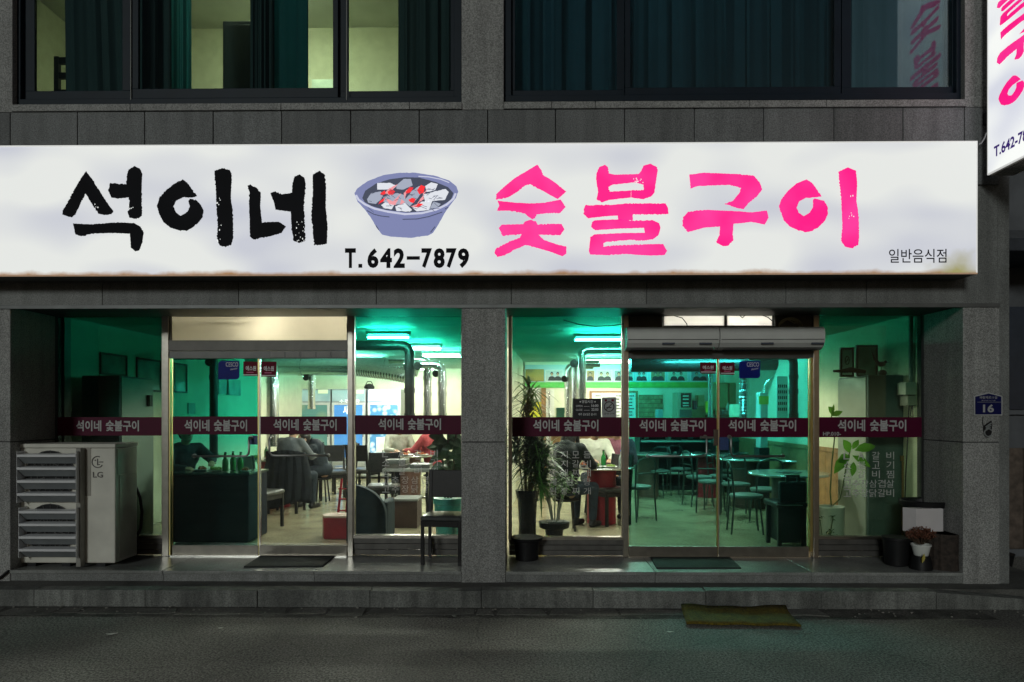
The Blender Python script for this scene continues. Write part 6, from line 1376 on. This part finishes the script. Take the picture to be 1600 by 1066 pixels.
# climbing plant with big bright leaves in a white pot by the right cooler
gp = thing('climbing_plant', 'climbing plant with bright green leaves in a white cylinder pot', 'plant', (X(1299, .28), .28, FL)); Yp = .28; x = X(1299, Yp); zp = Z(791, Yp, 1299)
MB().lathe([(.115, FL+.02), (.12, FL+.03), (.128, zp-.02), (.132, zp-.015), (.132, zp), (.12, zp), (.118, zp-.03)], (x, Yp, 0), 32).build('pot', CERW, gp, smooth=True)
MB().lathe([(.004, zp-.03), (.118, zp-.03)], (x, Yp, 0), 24).build('soil', SOIL, gp); MB().lathe([(.10, FL+.001), (.10, FL+.019)], (x, Yp, 0), 20).build('foot', CERW, gp)
STM = mat('vine_stem', (.07,.10,.03), .6)
for pts in ([(1299, 790), (1297, 770), (1300, 720), (1304, 685), (1301, 660), (1299, 650)], [(1301, 790), (1312, 780), (1317, 760), (1321, 735), (1328, 705)]): MB().tube([PZ(u, v, Yp) for u, v in pts], .007, 6).build('stem', STM, gp, smooth=True)
VL = translucent('bright_leaf', (.13,.33,.04), .5)
for (u, v, du, dv, L_, W_) in ((1328, 708, -14, -26, .19, .10), (1332, 702, 8, -20, .13, .06), (1336, 704, 26, -10, .21, .10), (1328, 712, -22, 8, .16, .10), (1322, 712, -20, 22, .22, .10), (1332, 712, 24, 14, .20, .08), (1299, 652, 2, -28, .16, .035), (1302, 648, -10, -14, .13, .07), (1300, 650, 8, -6, .12, .06), (1334, 722, -6, 22, .14, .07)):
    p = P(u, v, Yp); d = Vector((du, -6, -dv)); MB().leaf(p, d, (0, -1, .4), L_, W_, .15, .12).build('leaf', VL, gp, smooth=True)
sp_ = thing('small_sprig_plant', 'small sprig of dark leaves before the white cylinder pot', 'plant', (X(1292, .12), .12, FL)); rn = random.Random(21); lf = MB()
for (u, v) in ((1302, 808), (1298, 833), (1281, 812), (1270, 838), (1308, 840), (1285, 845)):
    p = P(u, v, .12); MB().tube([(X(1290, .12), .12, FL+.02), ((X(1290, .12)+p.x)/2, .12, (FL+p.z)/2-.03), p], .004, 5).build('stem', STM, sp_)
    for k in range(9): lf.leaf(p+Vector((rn.gauss(0,.015), rn.gauss(0,.015), rn.gauss(0,.012))), (rn.uniform(-1,1), rn.uniform(-1,1), rn.uniform(-.2,.7)), (0,0,1), .045, .02, .15, .2)
lf.build('leaves', LEAFD, sp_)

# ------------------------------------------------------------------ guests
def remesh(mb, voxel, name, m, parent, smooth_it=3):
    me = bpy.data.meshes.new(name); me.from_pydata(mb.v, [], mb.f); bm = bmesh.new(); bm.from_mesh(me); bmesh.ops.recalc_face_normals(bm, faces=bm.faces); bm.to_mesh(me); bm.free()
    o = bpy.data.objects.new(name, me); COL.objects.link(o); r_m = o.modifiers.new('r', 'REMESH'); r_m.mode = 'VOXEL'; r_m.voxel_size = voxel; r_m.use_smooth_shade = True
    sm = o.modifiers.new('s', 'SMOOTH'); sm.iterations = smooth_it; sm.factor = .5
    dg = bpy.context.evaluated_depsgraph_get(); m2 = bpy.data.meshes.new_from_object(o.evaluated_get(dg)); o.modifiers.clear(); o.data = m2; m2.materials.clear(); m2.materials.append(m)
    for p in m2.polygons: p.use_smooth = True
    o.parent = parent; return o
def cap(mb, a, b, ra, rb, n=12, sx=1.0):
    a, b = Vector(a), Vector(b); mb.cyl(a, b, ra, rb, n); mb.sphere(a, ra, n, 8); mb.sphere(b, rb, n, 8)
def ell(mb, c, rx, ry, rz): mb.sphere(c, 1, 16, 12, (rx, ry, rz))
def person(label, x, y, rot, top_m, leg_m, lean=.08, turn=0, hair_long=False, arms='table', hood=False, drop=0):
    """seated figure facing -Y before rotation, feet on the floor"""
    t = thing('person', label, 'person', (0, 0, 0)); k = -1
    pel = Vector((0, .02, .50)); ch = Vector((0, .02-lean*.6, .86)); nk = Vector((0, .01-lean, 1.06)); hd = Vector((0, -.02-lean*1.2, 1.215))
    ch.z -= drop*.4; nk.z -= drop; hd.z -= drop*1.25
    sh_l = [Vector((s*.175, .02-lean*.9, 1.01-drop*.9)) for s in (-1, 1)]
    if arms == 'table': el = [Vector((s*.235, -.14-lean, .80)) for s in (-1, 1)]; wr_ = [Vector((s*.13, -.37-lean, .795)) for s in (-1, 1)]
    elif arms == 'lap': el = [Vector((s*.235, -.02, .76)) for s in (-1, 1)]; wr_ = [Vector((s*.10, -.24, .64)) for s in (-1, 1)]
    else: el = [Vector((-.235, -.14-lean, .80)), Vector((.24, -.20-lean, .88))]; wr_ = [Vector((-.13, -.36-lean, .795)), Vector((.12, -.46-lean, .86))]
    kn = [Vector((s*.13, -.42, .50)) for s in (-1, 1)]; an = [Vector((s*.13, -.40, .09)) for s in (-1, 1)]; hp_ = [Vector((s*.095, 0, .52)) for s in (-1, 1)]
    b = MB()
    ell(b, pel, .17, .13, .13); cap(b, pel, ch, .125, .13); ell(b, ch+Vector((0,0,.06)), .175, .12, .17); cap(b, ch+Vector((0,0,.1)), nk, .09, .055); cap(b, nk, hd-Vector((0,0,.06)), .052, .055)
    ell(b, hd, .075, .092, .115); ell(b, hd+Vector((0,-.02,-.07)), .055, .065, .05); cap(b, hd+Vector((0,-.088,.005)), hd+Vector((0,-.105,-.025)), .010, .016, 8)
    for s in (-1, 1): ell(b, hd+Vector((s*.078, .005, -.01)), .012, .02, .03)
    for i, s in enumerate((-1, 1)):
        cap(b, sh_l[i], el[i], .05, .042); cap(b, el[i], wr_[i], .04, .027); cap(b, nk+Vector((0,0,-.06)), sh_l[i], .06, .055)
        d = (wr_[i]-el[i]).normalized(); sd3 = d.cross(Vector((0,0,1))).normalized(); pa = wr_[i]+d*.05
        cap(b, wr_[i], pa, .026, .03, 10); cap(b, pa-sd3*.02, pa+sd3*.02, .018, .018, 8)
        for f_i, ln in enumerate((.055, .065, .06, .045)):
            r0 = pa+d*.025+sd3*(-.03+.02*f_i); k1 = r0+d*ln*.55-Vector((0,0,.006)); cap(b, r0, k1, .0095, .009, 6); cap(b, k1, k1+d*ln*.4-Vector((0,0,.02)), .009, .008, 6)
        th = wr_[i]+d*.02-sd3*s*.028; cap(b, th, th-sd3*s*.02+d*.035, .011, .010, 6); cap(b, th-sd3*s*.02+d*.035, th-sd3*s*.018+d*.06, .010, .008, 6)
        cap(b, hp_[i], kn[i], .085, .06); cap(b, kn[i], an[i], .055, .036); cap(b, an[i]+Vector((0,.02,-.045)), an[i]+Vector((0,-.13,-.055)), .036, .03, 10)
    body = remesh(b, .011, 'body', SKIN, t, 2)
    c = MB(); ell(c, pel+Vector((0,.01,.03)), .19, .155, .13); cap(c, pel, ch, .15, .155); ell(c, ch+Vector((0,.005,.06)), .205, .145, .175); cap(c, ch+Vector((0,0,.12)), nk+Vector((0,.005,-.02)), .10, .066)
    for i in (0, 1): cap(c, nk+Vector((0,0,-.06)), sh_l[i], .08, .073); cap(c, sh_l[i], el[i], .070, .058); cap(c, el[i], wr_[i]-(wr_[i]-el[i]).normalized()*.02, .056, .040)
    rn = random.Random(int(abs(x)*1000)); 
    for i in range(9):                              # folds
        a = rn.uniform(0, 6.28); z = rn.uniform(.60, .98); cap(c, (math.cos(a)*.15, math.sin(a)*.12-lean*.4, z), (math.cos(a+.5)*.16, math.sin(a+.5)*.125-lean*.4, z+rn.uniform(-.1,.1)), .02, .014, 6)
    if hood: ell(c, nk+Vector((0,.07,-.01)), .12, .07, .07)
    remesh(c, .013, 'jacket' if hood else 'shirt', top_m, t, 2)
    g_ = MB(); ell(g_, pel, .18, .15, .11)
    for i in (0, 1): cap(g_, hp_[i], kn[i], .098, .073); cap(g_, kn[i], an[i]+Vector((0,0,.03)), .070, .052)
    remesh(g_, .013, 'trousers', leg_m, t, 2)
    h_ = MB(); ell(h_, hd+Vector((0,.018,.028)), .086, .098, .108); ell(h_, hd+Vector((0,.045,-.02)), .080, .07, .085)
    if hair_long:
        for s in (-.05, 0, .05): cap(h_, hd+Vector((s, .06, 0)), nk+Vector((s*1.6, .10, -.16)), .055, .03, 8)
        for s in (-1, 1): cap(h_, hd+Vector((s*.07, .01, .02)), hd+Vector((s*.095, -.01, -.26)), .035, .02, 8)
    remesh(h_, .011, 'hair', HAIR, t, 1)
    for i in (0, 1): MB().sphere(hd+Vector(((-.032, .032)[i], -.083, .01)), .010, 8, 6).build('eye', BLACK, t)
    MB().sphere(hd+Vector((0, -.084, -.062)), .02, 8, 5, (1.1, .35, .3)).build('mouth', mat('lip', (.36,.12,.10), .5), t)
    for i in (0, 1):
        s_ = MB(); cap(s_, an[i]+Vector((0,.03,-.05)), an[i]+Vector((0,-.14,-.055)), .042, .036, 10); cap(s_, an[i]+Vector((0,.0,-.03)), an[i]+Vector((0,0,.02)), .045, .046, 10); remesh(s_, .011, 'shoe', BLACKM, t, 1)
    place(t, x, y, FL, rot); return t
GREY = mat('blue_grey_cotton', (.13,.145,.165), .8, bump=1.0, bscale=16, var=.15, scale=20); DNV = mat('navy_wool', (.022,.03,.04), .8, bump=1.0, bscale=16, var=.2, spec=.15, scale=20); BEIG = mat('pale_grey_jacket', (.42,.42,.35), .8, bump=1.0, bscale=16, var=.12, scale=16)
REDS = mat('red_knit', (.36,.05,.06), .8, bump=1.0, bscale=16, var=.15, scale=20); BLKC = mat('black_padded_coat', (.012,.017,.018), .6, bump=1.0, bscale=16, var=.3, spec=.15, scale=20); WHS = mat('cream_shirt', (.66,.66,.55), .7, bump=1.0, bscale=16, var=.08, scale=14); MAR = mat('plum_cardigan', (.20,.06,.09), .8, bump=1.0, bscale=16, var=.2, scale=20); JEAN = mat('dark_jeans', (.035,.05,.075), .8, bump=1.0, bscale=16, var=.25, spec=.15, scale=20)
q = G(448, 800); person('person in blue grey shirt seated with back to the clear door', q.x, q.y+.05, R(160), GREY, DNV, .10)
person('person in navy top with face turned left, right of the grey shirt', X(502, 4.2), 4.2, R(-58), DNV, DNV, .22, drop=.15)
person('person in dark clothes leaning over the black covered table at left', X(282, 1.45), 1.45, R(48), DNV, DNV, .14, arms='reach')
person('person in pale jacket facing the room behind the chair window', X(622, 5.25), 5.25, R(20), BEIG, DNV, .12)
person('person in red top seated behind the broad leaved plant', X(676, 4.85), 4.85, R(-115), REDS, DNV, .10)
person('long haired person in black coat seated at the palm window table', X(884, 1.55), 1.55, R(140), BLKC, JEAN, .10, hair_long=True, hood=True, arms='reach')
person('person in cream shirt facing out across the palm window table', X(927, 2.9), 2.9, R(8), WHS, DNV, .06)
person('person in plum cardigan beside the cream shirted guest', X(966, 3.0), 3.0, R(-20), MAR, DNV, .05, arms='lap')
q = G(884, 832); tl_ = thing('bar_stool', 'low black stool under the long haired guest', 'stool', (X(884, 1.55), 1.55, FL), 0); xx = X(884, 1.55)
MB().lathe([(.02, FL+.36), (.16, FL+.365), (.165, FL+.385), (.02, FL+.39)], (xx, 1.55, 0), 24).build('seat', BLACK, tl_, smooth=True)
for a in range(4): MB().tube([(xx+.11*math.cos(a*1.571+.8), 1.55+.11*math.sin(a*1.571+.8), FL+.36), (xx+.15*math.cos(a*1.571+.8), 1.55+.15*math.sin(a*1.571+.8), FL)], .013, 8).build('leg', BLACKM, tl_)
for (px_, py_, lab) in ((X(502, 4.2), 4.2, 'stool under the guest in navy'), (X(282, 1.45), 1.45, 'stool under the guest at the covered table'), (X(622, 5.25), 5.25, 'stool under the guest in pale jacket'), (X(676, 4.85), 4.85, 'stool under the guest in red'), (X(927, 2.9), 2.9, 'stool under the guest in cream shirt'), (X(966, 3.0), 3.0, 'stool under the guest in plum cardigan')):
    o = copy_tree(tl_); o.location = (px_, py_, FL); o['label'] = lab; o['group'] = 'stools under the guests'
tl_['group'] = 'stools under the guests'
# black coat hung over the chair of the guest in grey
q = G(450, 800); rows = []; n = 22
for j in range(9):
    tt_ = j/8; z = FL+.92-tt_*.78; w = .24+.10*math.sin(min(1, tt_*1.4)*1.57); row = []
    for i in range(n+1):
        s_ = i/n*2-1; row.append(Vector((q.x+.06+w*s_, q.y-.30+.10*abs(s_)**2.2-.03*tt_+.014*math.sin(i*1.7+tt_*3), z-(.05*abs(s_)**2 if j == 0 else 0)+(.05*math.sin(s_*3) if j == 8 else 0))))
    rows.append(row)
w_ = n+1; o = MB().add([v for r in rows for v in r], [(j*w_+i, j*w_+i+1, (j+1)*w_+i+1, (j+1)*w_+i) for j in range(8) for i in range(n)]).build('coat', mat('black_nylon_coat', (.012,.015,.019), .8, var=.3, spec=.1), None, smooth=True)
o.modifiers.new('thickness', 'SOLIDIFY').thickness = .03; tag(o, 'black padded coat hanging over the chair of the guest in grey', 'coat')
